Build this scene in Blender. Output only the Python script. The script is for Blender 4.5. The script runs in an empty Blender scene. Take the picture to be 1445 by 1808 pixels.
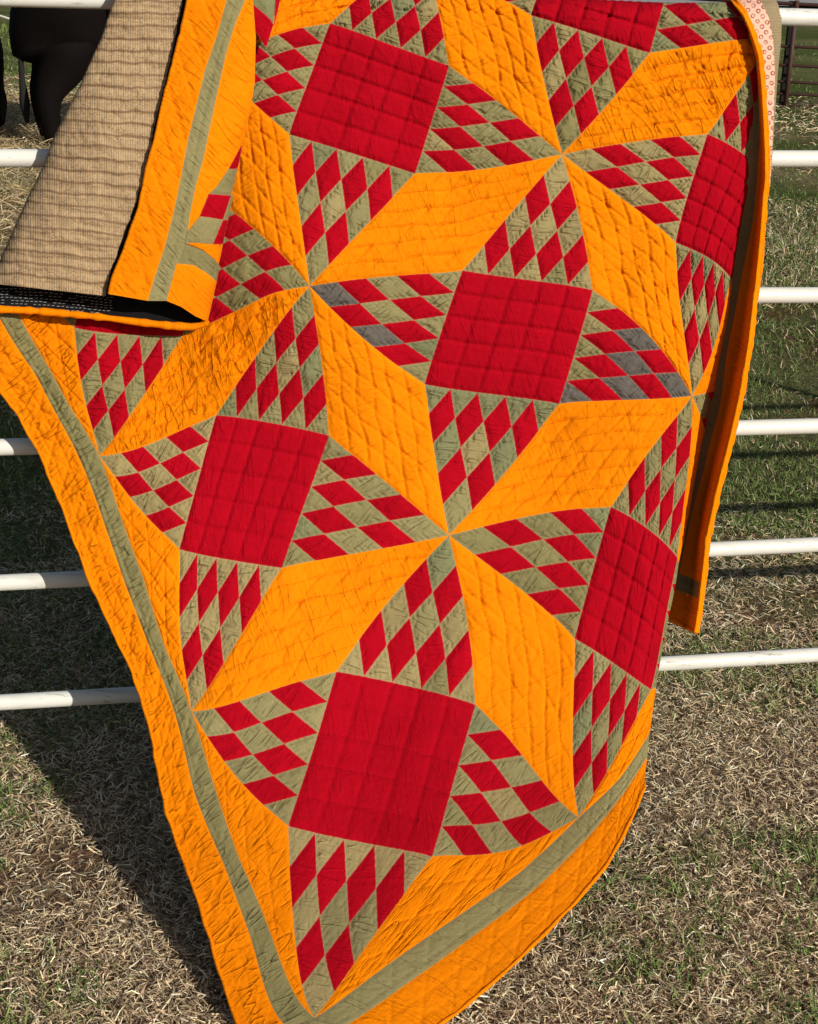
import bpy, bmesh, math, random
import numpy as np
from mathutils import Matrix, Vector

random.seed(7)
rng = np.random.default_rng(7)
scene = bpy.context.scene
COL = scene.collection
R = math.radians

# ------------------------------------------------------------------ camera
W, H, F = 1445.0, 1808.0, 2600.0
CAM = np.array([0.0, 0.0, 1.57])
TH, RO = R(20.53), R(1.62)
fwd = np.array([0, math.cos(TH), -math.sin(TH)])
r0 = np.array([1.0, 0, 0])
u0 = np.cross(r0, fwd)
rgt = math.cos(RO) * r0 + math.sin(RO) * u0
upv = -math.sin(RO) * r0 + math.cos(RO) * u0
cd = bpy.data.cameras.new('camera')
cam = bpy.data.objects.new('camera', cd)
COL.objects.link(cam)
cam.matrix_world = Matrix(((rgt[0], upv[0], -fwd[0], CAM[0]), (rgt[1], upv[1], -fwd[1], CAM[1]),
                           (rgt[2], upv[2], -fwd[2], CAM[2]), (0, 0, 0, 1)))
cd.sensor_fit = 'HORIZONTAL'
cd.sensor_width = 36.0
cd.lens = 36.0 * F / W
cd.clip_start = 0.05
cd.clip_end = 600
scene.camera = cam

# ------------------------------------------------------------------ light
SUN = np.array([0.85, -1.0, 0.58])
SUN = SUN / np.linalg.norm(SUN)
world = bpy.data.worlds.new('World')
scene.world = world
world.use_nodes = True
nt = world.node_tree
for n in list(nt.nodes):
    nt.nodes.remove(n)
wo = nt.nodes.new('ShaderNodeOutputWorld')
bg = nt.nodes.new('ShaderNodeBackground')
sk = nt.nodes.new('ShaderNodeTexSky')
sk.sky_type = 'NISHITA'
sk.sun_disc = False
sk.sun_elevation = math.asin(SUN[2])
sk.sun_rotation = math.atan2(SUN[0], SUN[1])
nt.links.new(sk.outputs[0], bg.inputs[0])
bg.inputs[1].default_value = 0.062
nt.links.new(bg.outputs[0], wo.inputs[0])
sd = bpy.data.lights.new('sun', 'SUN')
sd.energy = 4.3
sd.angle = R(0.5)
sd.color = (1.0, 0.95, 0.86)
so = bpy.data.objects.new('sun', sd)
COL.objects.link(so)
so.rotation_euler = Vector((-SUN[0], -SUN[1], -SUN[2])).to_track_quat('-Z', 'Y').to_euler()
so.location = (2, -4, 4)
scene.view_settings.view_transform = 'Standard'
scene.view_settings.look = 'None'
scene.view_settings.gamma = 1
scene.view_settings.exposure = 0.0
scene.view_settings.use_curve_mapping = False

# ------------------------------------------------------------------ helpers
def prop(o, label=None, cat=None, group=None, kind=None):
    if label: o['label'] = label
    if cat: o['category'] = cat
    if group: o['group'] = group
    if kind: o['kind'] = kind
    return o

def empty(name, loc, label, cat, group=None):
    o = bpy.data.objects.new(name, None)
    COL.objects.link(o)
    o.location = loc
    o.empty_display_size = 0.1
    prop(o, label, cat, group)
    return o

def link(name, me, mat, parent=None):
    o = bpy.data.objects.new(name, me)
    COL.objects.link(o)
    if mat is not None and len(me.materials) == 0:
        me.materials.append(mat)
    if parent is not None:
        o.parent = parent
        if parent.parent is None:
            o.matrix_parent_inverse = Matrix.Translation(-Vector(parent.location))
    return o

def raw_mesh(name, V, faces4=None, faces3=None, smooth=True, attrs=None, col=None, uv=None, puck=None):
    """V (n,3); faces4 (m,4); faces3 (k,3)"""
    me = bpy.data.meshes.new(name)
    V = np.asarray(V, dtype=np.float32)
    me.vertices.add(len(V))
    me.vertices.foreach_set('co', V.ravel())
    idx = []
    tot = []
    if faces4 is not None and len(faces4):
        idx.append(np.asarray(faces4, dtype=np.int32).ravel()); tot.append(np.full(len(faces4), 4, np.int32))
    if faces3 is not None and len(faces3):
        idx.append(np.asarray(faces3, dtype=np.int32).ravel()); tot.append(np.full(len(faces3), 3, np.int32))
    idx = np.concatenate(idx); tot = np.concatenate(tot)
    start = np.concatenate([[0], np.cumsum(tot)[:-1]]).astype(np.int32)
    me.loops.add(len(idx))
    me.loops.foreach_set('vertex_index', idx)
    me.polygons.add(len(tot))
    me.polygons.foreach_set('loop_start', start)
    me.polygons.foreach_set('loop_total', tot)
    me.polygons.foreach_set('use_smooth', np.full(len(tot), smooth, dtype=bool))
    if attrs:
        for k, a in attrs.items():
            at = me.attributes.new(k, 'FLOAT', 'POINT')
            at.data.foreach_set('value', np.asarray(a, dtype=np.float32).ravel())
    if col is not None:
        at = me.color_attributes.new('Col', 'FLOAT_COLOR', 'POINT')
        c4 = np.ones((len(V), 4), dtype=np.float32)
        c4[:, :3] = col
        at.data.foreach_set('color', c4.ravel())
    if uv is not None:
        ul = me.uv_layers.new(name='cloth')
        ul.data.foreach_set('uv', np.asarray(uv, dtype=np.float32)[idx].ravel())
    if uv is not None and attrs is not None:
        ang, amp = puck if puck is not None else (0.3, 0.4)
        c_, s_ = math.cos(ang), math.sin(ang)
        uu = np.asarray(uv, float)
        off = random.random() * 900
        pu = np.stack([uu[:, 0] * c_ + uu[:, 1] * s_ + off, -uu[:, 0] * s_ + uu[:, 1] * c_ + off], -1)
        u2 = me.uv_layers.new(name='pucker')
        u2.data.foreach_set('uv', pu.astype(np.float32)[idx].ravel())
        at = me.attributes.new('amp', 'FLOAT', 'POINT')
        at.data.foreach_set('value', np.full(len(V), amp, dtype=np.float32))
        at = me.attributes.new('tone', 'FLOAT', 'POINT')
        at.data.foreach_set('value', np.full(len(V), random.gauss(1.0, .045 if len(V) < 2500 else .02), dtype=np.float32))
    me.update(calc_edges=True)
    me.validate()
    return me

_P = rng.random((256, 256)) * 2 - 1
def noise(x, y):
    x = np.asarray(x, float); y = np.asarray(y, float)
    xi = np.floor(x).astype(int); yi = np.floor(y).astype(int)
    fx = x - xi; fy = y - yi
    fx = fx * fx * (3 - 2 * fx); fy = fy * fy * (3 - 2 * fy)
    a = _P[xi & 255, yi & 255]; b = _P[(xi + 1) & 255, yi & 255]
    c = _P[xi & 255, (yi + 1) & 255]; d = _P[(xi + 1) & 255, (yi + 1) & 255]
    return (a * (1 - fx) + b * fx) * (1 - fy) + (c * (1 - fx) + d * fx) * fy

def sstep(a, b, x):
    t = np.clip((np.asarray(x, float) - a) / (b - a), 0, 1)
    return t * t * (3 - 2 * t)

# ------------------------------------------------------------------ node helpers
def newmat(name, rough=0.9, spec=0.15):
    m = bpy.data.materials.new(name)
    m.use_nodes = True
    nt = m.node_tree
    b = nt.nodes['Principled BSDF']
    b.inputs['Roughness'].default_value = rough
    b.inputs['Specular IOR Level'].default_value = spec
    return m, nt, b
def N(nt, t, **kw):
    n = nt.nodes.new(t)
    for k, v in kw.items():
        setattr(n, k, v)
    return n
def mth(nt, op, a, b=None, clamp=False):
    n = nt.nodes.new('ShaderNodeMath'); n.operation = op; n.use_clamp = clamp
    for i, v in enumerate((a, b)):
        if v is None: continue
        if isinstance(v, (int, float)): n.inputs[i].default_value = v
        else: nt.links.new(v, n.inputs[i])
    return n.outputs[0]
def mixc(nt, fac, a, b, mode='MIX'):
    n = nt.nodes.new('ShaderNodeMix'); n.data_type = 'RGBA'; n.blend_type = mode
    if isinstance(fac, (int, float)): n.inputs[0].default_value = fac
    else: nt.links.new(fac, n.inputs[0])
    for i, v in ((6, a), (7, b)):
        if isinstance(v, tuple): n.inputs[i].default_value = (*v, 1)
        else: nt.links.new(v, n.inputs[i])
    return n.outputs[2]
def ramp(nt, fac, pts):
    n = nt.nodes.new('ShaderNodeValToRGB')
    e = n.color_ramp.elements
    while len(e) < len(pts): e.new(0.5)
    for i, (p, c) in enumerate(pts):
        e[i].position = p
        e[i].color = (*c, 1) if isinstance(c, tuple) else (c, c, c, 1)
    nt.links.new(fac, n.inputs[0])
    return n.outputs[0]
def noise_n(nt, vec, scale, detail=3, rough=0.6):
    n = nt.nodes.new('ShaderNodeTexNoise')
    n.inputs['Scale'].default_value = scale
    n.inputs['Detail'].default_value = detail
    n.inputs['Roughness'].default_value = rough
    if vec is not None: nt.links.new(vec, n.inputs['Vector'])
    return n.outputs[0]
def scaled(nt, vec, s):
    n = nt.nodes.new('ShaderNodeMapping'); nt.links.new(vec, n.inputs[0]); n.inputs['Scale'].default_value = s
    return n.outputs[0]
def bump(nt, h, dist, strength=1.0, bsdf=None):
    n = nt.nodes.new('ShaderNodeBump'); n.inputs['Distance'].default_value = dist
    n.inputs['Strength'].default_value = strength
    nt.links.new(h, n.inputs['Height'])
    if bsdf is not None: nt.links.new(n.outputs[0], bsdf.inputs['Normal'])
    return n.outputs[0]

def fabric(name, base, base2, seam, thread, seam_w=1.3, seam_f=0.75, thread_f=0.6, worn=0.12, sheen=0.0):
    m, nt, b = newmat(name, 0.95, 0.04)
    b.inputs['Sheen Weight'].default_value = sheen
    uvn = N(nt, 'ShaderNodeUVMap', uv_map='cloth').outputs[0]     # in centimetre-like units
    big = noise_n(nt, uvn, 0.02, 4)
    fine = noise_n(nt, uvn, 0.6, 3, 0.7)
    thr = noise_n(nt, scaled(nt, uvn, (1.6, 0.12, 1)), 1.0, 2)
    thr2 = noise_n(nt, scaled(nt, uvn, (0.12, 1.6, 1)), 1.0, 2)
    tone = N(nt, 'ShaderNodeAttribute', attribute_name='tone').outputs['Fac']
    t = mth(nt, 'ADD', mth(nt, 'MULTIPLY', thr, 0.5), mth(nt, 'MULTIPLY', thr2, 0.5))
    c = mixc(nt, ramp(nt, big, [(0.3, 0.0), (0.7, 1.0)]), base, base2)
    c = mixc(nt, mth(nt, 'MULTIPLY', ramp(nt, t, [(0.42, 0.0), (0.62, 1.0)]), worn), c,
             tuple(min(1, x * 1.35 + 0.02) for x in base))
    c = mixc(nt, mth(nt, 'MULTIPLY', ramp(nt, fine, [(0.35, 1.0), (0.5, 0.0)]), worn * 1.5), c,
             tuple(x * 0.72 for x in base))
    fd = ramp(nt, noise_n(nt, uvn, 0.006, 5, .65), [(0.35, 0.95), (0.65, 1.05)])
    tn = mth(nt, 'MULTIPLY', tone, fd)
    cc = N(nt, 'ShaderNodeCombineXYZ')
    for k_ in range(3): nt.links.new(tn, cc.inputs[k_])
    c = mixc(nt, 1.0, c, cc.outputs[0], 'MULTIPLY')
    e = N(nt, 'ShaderNodeAttribute', attribute_name='edge').outputs['Fac']
    brk = noise_n(nt, uvn, 0.22, 1)
    brk = ramp(nt, brk, [(0.40, 0.1), (0.60, 1.0)])
    em = mth(nt, 'SUBTRACT', 1.0, mth(nt, 'DIVIDE', e, seam_w), True)
    c = mixc(nt, mth(nt, 'MULTIPLY', mth(nt, 'MULTIPLY', em, seam_f), brk), c, seam)
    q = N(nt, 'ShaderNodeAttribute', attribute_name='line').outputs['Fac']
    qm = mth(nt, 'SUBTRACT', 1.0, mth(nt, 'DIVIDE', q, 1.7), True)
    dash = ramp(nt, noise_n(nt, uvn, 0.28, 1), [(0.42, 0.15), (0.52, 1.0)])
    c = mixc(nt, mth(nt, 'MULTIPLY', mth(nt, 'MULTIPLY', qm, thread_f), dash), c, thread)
    nt.links.new(c, b.inputs['Base Color'])
    h = mth(nt, 'ADD', mth(nt, 'MULTIPLY', fine, 0.6), t)
    h2 = mth(nt, 'ADD', h, mth(nt, 'MULTIPLY', noise_n(nt, uvn, 0.14, 3, 0.6), 1.8))
    pk = N(nt, 'ShaderNodeUVMap', uv_map='pucker').outputs[0]
    amp = N(nt, 'ShaderNodeAttribute', attribute_name='amp').outputs['Fac']
    tot = None
    for (sx, sy, wd, k) in ((1 / 75., 1 / 15., .030, 1.0), (1 / 40., 1 / 8., .028, .4)):
        n_ = noise_n(nt, scaled(nt, pk, (sx, sy, 1)), 1.0, 0.0, .5)
        t_ = mth(nt, 'ABSOLUTE', mth(nt, 'SUBTRACT', n_, 0.5))
        cr = ramp(nt, t_, [(0.0, 0.0), (wd, 0.75), (wd * 3.2, 1.0)])
        v_ = mth(nt, 'MULTIPLY', cr, k)
        tot = v_ if tot is None else mth(nt, 'ADD', tot, v_)
    em2 = ramp(nt, mth(nt, 'DIVIDE', e, 14.0), [(0.1, 0.2), (0.5, 1.0)])
    gate = ramp(nt, noise_n(nt, scaled(nt, pk, (1 / 46., 1 / 30., 1)), 1.0, 1), [(0.38, 0.12), (0.58, 1.0)])
    tot = mth(nt, 'MULTIPLY', mth(nt, 'SUBTRACT', tot, 1.4), gate)
    hp_ = mth(nt, 'MULTIPLY', mth(nt, 'MULTIPLY', tot, amp), em2)
    b1 = nt.nodes.new('ShaderNodeBump'); b1.inputs['Distance'].default_value = 0.0026; b1.inputs['Strength'].default_value = 1.0
    nt.links.new(hp_, b1.inputs['Height'])
    b2 = nt.nodes.new('ShaderNodeBump'); b2.inputs['Distance'].default_value = 0.0011; b2.inputs['Strength'].default_value = 0.8
    nt.links.new(h2, b2.inputs['Height']); nt.links.new(b1.outputs[0], b2.inputs['Normal'])
    nt.links.new(b2.outputs[0], b.inputs['Normal'])
    return m

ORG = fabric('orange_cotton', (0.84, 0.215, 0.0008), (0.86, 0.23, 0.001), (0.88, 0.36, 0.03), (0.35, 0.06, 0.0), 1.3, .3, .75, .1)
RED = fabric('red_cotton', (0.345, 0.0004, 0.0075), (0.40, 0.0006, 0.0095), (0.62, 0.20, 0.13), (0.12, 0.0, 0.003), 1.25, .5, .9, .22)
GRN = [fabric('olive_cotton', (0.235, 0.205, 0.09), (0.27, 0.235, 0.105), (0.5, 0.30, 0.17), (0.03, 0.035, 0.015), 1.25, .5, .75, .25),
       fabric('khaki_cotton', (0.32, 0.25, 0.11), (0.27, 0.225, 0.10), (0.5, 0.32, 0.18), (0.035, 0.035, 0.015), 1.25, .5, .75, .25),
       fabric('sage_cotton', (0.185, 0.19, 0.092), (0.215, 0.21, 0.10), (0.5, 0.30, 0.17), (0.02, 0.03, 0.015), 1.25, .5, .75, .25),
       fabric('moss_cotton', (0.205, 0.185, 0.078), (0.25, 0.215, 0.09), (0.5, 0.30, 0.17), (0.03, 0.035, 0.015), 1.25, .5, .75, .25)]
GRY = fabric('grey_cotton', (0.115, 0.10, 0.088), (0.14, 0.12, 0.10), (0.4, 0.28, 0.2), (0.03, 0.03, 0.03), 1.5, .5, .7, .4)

# ------------------------------------------------------------------ photograph to place
YAW, D0 = R(10.86), 2.591
FN = np.array([math.sin(YAW), -math.cos(YAW), 0.0])      # fence normal, towards the camera
FP = np.array([0, D0, 0.0])
_zt = np.array([-0.2, 0.0, 0.075, 0.12, 0.18, 0.26, 0.37, 0.57, 0.80, 1.0, 1.2, 1.6, 2.0])
_dt = np.array([1.25, 0.96, 0.80, 0.68, 0.50, 0.345, 0.24, 0.155, 0.080, 0.058, 0.048, 0.042, 0.042])
def hang(z):                                               # how far the cloth stands off the fence at height z
    s = 0
    for o in (-0.05, -0.025, 0, 0.025, 0.05):
        s = s + np.interp(z + o, _zt, _dt)
    return s / 5
def rays(px, py):
    px = np.asarray(px, float); py = np.asarray(py, float)
    return fwd[None] + ((px - W / 2) / F)[:, None] * rgt[None] - ((py - H / 2) / F)[:, None] * upv[None]
def place(px, py, extra, use_hang=True, scale=1.0):
    """point on the sight line standing hang(z)*scale + extra metres in front of the fence"""
    d = rays(px, py)
    nd = d @ FN
    num = (FP - CAM) @ FN
    ex = np.broadcast_to(np.asarray(extra, float), nd.shape).copy()
    dl = np.full(nd.shape, 0.1)
    for _ in range(40 if use_hang else 1):
        t = (num + dl + ex) / nd
        z = CAM[2] + t * d[:, 2]
        new = hang(z) * scale if use_hang else 0 * z
        dl = dl * 0.55 + new * 0.45 if use_hang else new
    t = (num + dl + ex) / nd
    return CAM[None] + t[:, None] * d

# thin plate spline: quilt (u, v) -> photograph
CP = {}
def cp(u, v, x, y): CP[(round(u, 4), round(v, 4))] = (x, y)
for (u, v, x, y) in [(0, 0, 547, 505), (1, 0, 993, 272), (0, 1, 793, 945), (1, 1, 1222, 699), (-1, 1, 338, 1256), (-1, 0, 175, 805),
                     (0, 2, 1022, 1444), (-1, 2, 555, 1797), (1, -1, 747, -82), (0, -1, 375, 118), (2, 0, 1368, 68), (2, 1, 1385, 560),
                     (1, 2, 1213, 1200), (-1, -1, -30, 400), (2, -1, 1120, -170)]:
    cp(u, v, x, y)
M_ = 0.2
def sq(i, j, T, Rr, B, L):
    for (u, v), p in zip(((i + .5, j + M_), (i + 1 - M_, j + .5), (i + .5, j + 1 - M_), (i + M_, j + .5)), (T, Rr, B, L)):
        if p: cp(u, v, *p)
sq(0, 0, (817, 477), (1047, 512), (988, 713), (750, 678))
sq(0, -1, (583, 41), (793, 115.5), (733, 306), (511, 237))
sq(-1, 0, (382, 733), (581, 769), (498, 1003), (317, 970))
sq(-1, 1, (594, 1186), (840, 1244), (763, 1513), (509, 1459))
sq(0, 1, (1079, 895), (1197, 985), (1150, 1218), (1015, 1128))
sq(1, 0, (1249.5, 236.5), (1374, 335), (1293, 493), (1193, 428))
sq(1, -1, None, (1204, -100), (1148, 93), (938, 27))
sq(-1, -1, None, (383, 352), (322, 593), (131, 578))
cp(-.15, -.06, 480, 514); cp(-.26, -.104, 430, 537)
cp(1.2, 1.5, 1264, 890); cp(1.5, 1.2, 1345, 716)
# edge curves of the border
LR = np.array([(30, 553), (61, 603), (90, 656), (133, 736), (176, 802), (199, 872), (229, 955), (262, 1045), (294, 1152), (337, 1252), (358, 1332), (385, 1405), (416, 1501), (459, 1602), (505, 1718), (536, 1780), (556, 1830), (590, 1900)])
LL = np.array([(-12, 545), (0, 567), (46, 630), (93, 719), (143, 816), (173, 892), (199, 968), (232, 1062), (268, 1152), (297, 1224), (326, 1314), (344, 1404), (366, 1455), (401, 1540), (432, 1625), (463, 1718), (501, 1804), (540, 1900)])
LH = np.array([(-90, 545), (-45, 630), (0, 691), (20, 716), (36, 739), (50, 766), (63, 786), (76, 816), (90, 845), (110, 872), (119, 899), (129, 945), (139, 982), (156, 1021), (179, 1071), (200, 1118), (222, 1159), (241, 1210), (256, 1253), (268, 1296), (274, 1339), (281, 1386), (297, 1440), (323, 1517), (341, 1571), (368, 1641), (385, 1707), (408, 1765), (422, 1804), (455, 1890), (480, 1950)])
yv = lambda v: float(np.interp(v, [-1, -.5, 0, .5, 1, 1.5, 2], [400, 612, 805, 1022, 1256, 1516, 1800]))
for v in (-.6, -.4, -.25, .25, .5, .75, 1.25, 1.5, 1.75):
    y = yv(v); cp(-1, v, np.interp(y, LR[:, 1], LR[:, 0]), y)
for v in (-.6, -.4, -.25, 0, .25, .5, .75, 1, 1.25, 1.5, 1.75, 2):
    y = yv(v) + 11; cp(-1.09, v, np.interp(y, LL[:, 1], LL[:, 0]), y)
    y = yv(v) + 32; cp(-1.27, v, np.interp(y, LH[:, 1], LH[:, 0]), y)
for u, a, b, c in ((-.75, (675, 1711), (715, 1740), (782, 1806)), (-.5, (800, 1624), (836, 1653), (888, 1721)),
                   (-.25, (915, 1543), (948, 1567), (992, 1619)), (.25, (1093, 1376), (1106, 1395), (1118, 1439)),
                   (.5, (1148, 1293), (1152, 1325), (1137, 1394)), (0, None, (1040, 1477), (1071, 1527)),
                   (-1, None, (601, 1818), (668, 1885)), (-1.09, None, (560, 1850), (625, 1925))):
    if a: cp(u, 2, *a)
    cp(u, 2.09, *b); cp(u, 2.27, *c)
cp(-1.27, 2.27, 500, 1985)
ck = np.array(list(CP.keys())); cv = np.array(list(CP.values()))
def Uf(r2): return 0.5 * r2 * np.log(r2 + 1e-12)
def tps_fit(K, Vv):
    n = len(K)
    d2 = ((K[:, None] - K[None]) ** 2).sum(-1)
    A = np.zeros((n + 3, n + 3)); A[:n, :n] = Uf(d2) + np.eye(n) * 1e-6
    A[:n, n] = 1; A[:n, n + 1:] = K; A[n, :n] = 1; A[n + 1:, :n] = K.T
    b = np.zeros((n + 3, 2)); b[:n] = Vv
    return np.linalg.solve(A, b)
TW = tps_fit(ck, cv)
def bulge(uv):
    uv = np.array(uv, float)
    inside = (uv[:, 0] > -1) & (uv[:, 1] < 2)
    fr = uv - np.round(uv)
    a = np.abs(fr)                                   # distance to the nearest star lines
    out = uv.copy()
    for k in (0, 1):
        w_, al = a[:, k], a[:, 1 - k]                # across, along
        ok = inside & (al > w_) & (al > 1e-6)
        w_in = np.clip(w_ / np.maximum(.4 * al, 1e-6), 0, 1)
        w_out = np.clip((al - w_) / np.maximum(.6 * al, 1e-6), 0, 1)
        fac = np.where(w_ < .4 * al, w_in, w_out) * np.sin(np.pi * np.clip(al / .5, 0, 1)) * np.clip((.72 - al - w_) / .18, 0, 1)
        out[:, k] -= np.where(ok, np.sign(fr[:, k]) * .012 * fac, 0)
    return out
def warp(uv):
    uv = bulge(uv); out = np.empty((len(uv), 2))
    for s in range(0, len(uv), 20000):
        q = uv[s:s + 20000]
        d2 = ((q[:, None] - ck[None]) ** 2).sum(-1)
        out[s:s + 20000] = Uf(d2) @ TW[:-3] + TW[-3] + q @ TW[-2:]
    return out

# right silhouette of the hanging cloth and its crest over the top rail
SR = np.array([(1290, -20), (1303, 3), (1320, 35), (1338, 80), (1345, 112), (1347, 135), (1345, 180), (1340, 205), (1332, 229), (1328, 254), (1324, 290), (1321, 335), (1310, 391), (1298, 461), (1292, 510), (1285, 566), (1275, 613), (1267, 656), (1261, 696), (1253, 719), (1245.6, 758), (1238, 789), (1232, 824), (1225, 860), (1219, 899), (1208, 957), (1199, 996), (1195, 1024), (1188, 1060), (1179, 1102), (1173, 1133), (1167, 1165), (1161, 1200), (1156, 1235), (1152, 1265), (1147, 1300), (1144, 1335), (1139, 1372), (1150, 1440), (1200, 1500), (1400, 1600), (1500, 2000)])
def sil(y): return np.interp(y, SR[:, 1], SR[:, 0])
def crest(x): return np.interp(x, [0, 445, 900, 1180, 1300, 1380], [-34, -26, -10, 4, 3, 6])
RAD = 70.0
def g_fold(px, py):
    """broad shape of the cloth, metres towards the camera"""
    g = 0.055 * sstep(310, 560, px) * np.exp(-((py - 520) / 210.0) ** 2) * (1 - 0.8 * sstep(560, 1000, px))
    g = g + 0.045 * np.exp(-((px - 1170) / 150.) ** 2 - ((py - 900) / 500.) ** 2) * sstep(150, 600, py)
    g = g + 0.012 * np.exp(-((px - 500 - (py - 240) * .1) / 60.) ** 2) * np.exp(-((py - 150) / 160.) ** 2)
    g = g + 0.020 * noise(px / 240. + 3.1, py / 300. + 8.2) * sstep(60, 300, py) + 0.005 * noise(px / 80. + 5, py / 110.) + 0.006 * noise((px * .9 + py * .45) / 70., (py - px * .5) / 420.) * sstep(40, 260, py)
    return g
def main_pos(px, py, h, off=0.0):
    px = np.array(px, float); py = np.array(py, float)
    yc = crest(px); d = py - yc
    qy = np.where(d < 0, yc - d, py)
    qy = np.minimum(qy, np.where(d < 0, yc + 110, qy))
    s = sil(py); dd = s - px
    e = np.maximum(-dd, 0)
    qx = np.where(dd < 0, s - 0.25 * np.minimum(e, 90), px)
    Rr = RAD
    back = np.where(dd >= Rr, 0, 0.040 * (1 - np.sqrt(np.clip(1 - ((Rr - np.clip(dd, 0, Rr)) / Rr) ** 2, 0, 1)))) + np.minimum(e, 90) * 0.0006
    ex = g_fold(px, py) - back * (.35 + .65 * sstep(250, 620, py)) + h + off
    P = place(qx, qy, ex)
    # roll over the rail
    dr = np.abs(d)
    m = dr < 36
    if m.any():
        k = np.sqrt(np.clip(1 - ((36 - dr) / 36.) ** 2, 0, 1))
        tgt = np.where(d > 0, 1, -1) * 0.045 * k
        cur = (P - FP) @ FN
        dirv = rays(qx, qy); nd = dirv @ FN
        newd = np.where(m, tgt + (h + off) + (cur - 0.045) * k * (d > 0), cur)
        P = P + ((newd - cur) / nd)[:, None] * dirv
    if (d <= -36).any():
        b_ = d <= -36
        dirv = rays(qx, qy); nd = dirv @ FN
        cur = (P - FP) @ FN
        P = np.where(b_[:, None], P + ((-0.045 - off - cur) / nd)[:, None] * dirv, P)
    return P

CM = 480.0
def wrinkle(X, Y, ang, seed, wl=13., L=55., A=0.0012):
    """broken parallel puckers running along direction ang"""
    c, s = math.cos(ang), math.sin(ang)
    a = X * c + Y * s; b = -X * s + Y * c
    out = 0
    for (w_, amp, o_) in ((wl, 1.0, 0.0), (wl * .53, .45, 17.3)):
        ph = b / w_ + 1.5 * noise(a / 42. + seed + o_, b / 32. + seed) + 0.5 * noise(a / 13. + o_, b / 13.)
        k = np.floor(ph + .5); d = ph - k
        gate = np.clip(.30 + 1.5 * noise(a / (L * .6) + k * 7.13 + o_, k * 3.7 + seed), 0, 1)
        out = out - A * 2.1 * amp * gate * np.exp(-(d / 0.19) ** 2) + A * .55 * amp * gate * np.cos(2 * math.pi * d)
    return out + A * .8 * noise(a / 40. + seed, b / 22.)

def grid_uv(c00, c10, c11, c01, n, m):
    s = np.linspace(0, 1, n + 1); t = np.linspace(0, 1, m + 1)
    S, T = np.meshgrid(s, t, indexing='ij')
    S = S.ravel(); T = T.ravel()
    P = ((1 - S) * (1 - T))[:, None] * np.array(c00) + (S * (1 - T))[:, None] * np.array(c10) + (S * T)[:, None] * np.array(c11) + ((1 - S) * T)[:, None] * np.array(c01)
    i = np.arange(n)[:, None] * (m + 1) + np.arange(m)[None]
    f = np.stack([i, i + m + 1, i + m + 2, i + 1], -1).reshape(-1, 4)
    return S, T, P, f
def tri_uv(a, b, c, n):
    """triangular lattice, apex a"""
    pts = []; idx = {}
    for i in range(n + 1):
        for j in range(i + 1):
            idx[(i, j)] = len(pts); pts.append((1 - i / n, (i - j) / n, j / n))
    f = []
    for i in range(n):
        for j in range(i + 1):
            f.append((idx[(i, j)], idx[(i + 1, j)], idx[(i + 1, j + 1)]))
            if j < i: f.append((idx[(i, j)], idx[(i + 1, j + 1)], idx[(i, j + 1)]))
    B = np.array(pts)
    return B, B @ np.array([a, b, c], float), np.array(f)

def seam_h(e, A=0.0034, w=4.0): return -A * np.exp(-(e / w) ** 2)
def ticks(e, along, A, seed):
    band = np.exp(-((e - 5.0) / 3.2) ** 2)
    ph = along / 9.0 + 1.2 * noise(along / 25. + seed, seed)
    return -4.2 * A * band * np.clip(np.sin(ph * 2 * math.pi), 0, 1) ** 2

quilt = empty('patchwork_quilt', (0.1, 2.3, 0.0), 'large orange, red and olive patchwork quilt draped over the white pipe fence', 'quilt')
MESHID = [0]
def in_view(px, py):
    vis = (px > -60) & (px < sil(py) + 35) & (py > crest(px) - 75) & (py < 1880)
    return vis.any()

def emit(name, uv, S, T, faces, e, line, h, mat, tri=False, puck=None):
    p = warp(uv)
    if not in_view(p[:, 0], p[:, 1]): return None
    h = h * 1.0
    dropv = (p[:, 1] < 520) & (p[:, 0] < np.interp(p[:, 1], FL[:, 1], FL[:, 0]) + 45)
    faces = faces[~dropv[faces].any(1)]
    if len(faces) < 4: return None
    V = main_pos(p[:, 0], p[:, 1], h)
    me = raw_mesh(name, V, None if tri else faces, faces if tri else None, True, {'edge': e, 'line': line}, None, uv * CM, puck)
    return link(name, me, mat, quilt)

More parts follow.
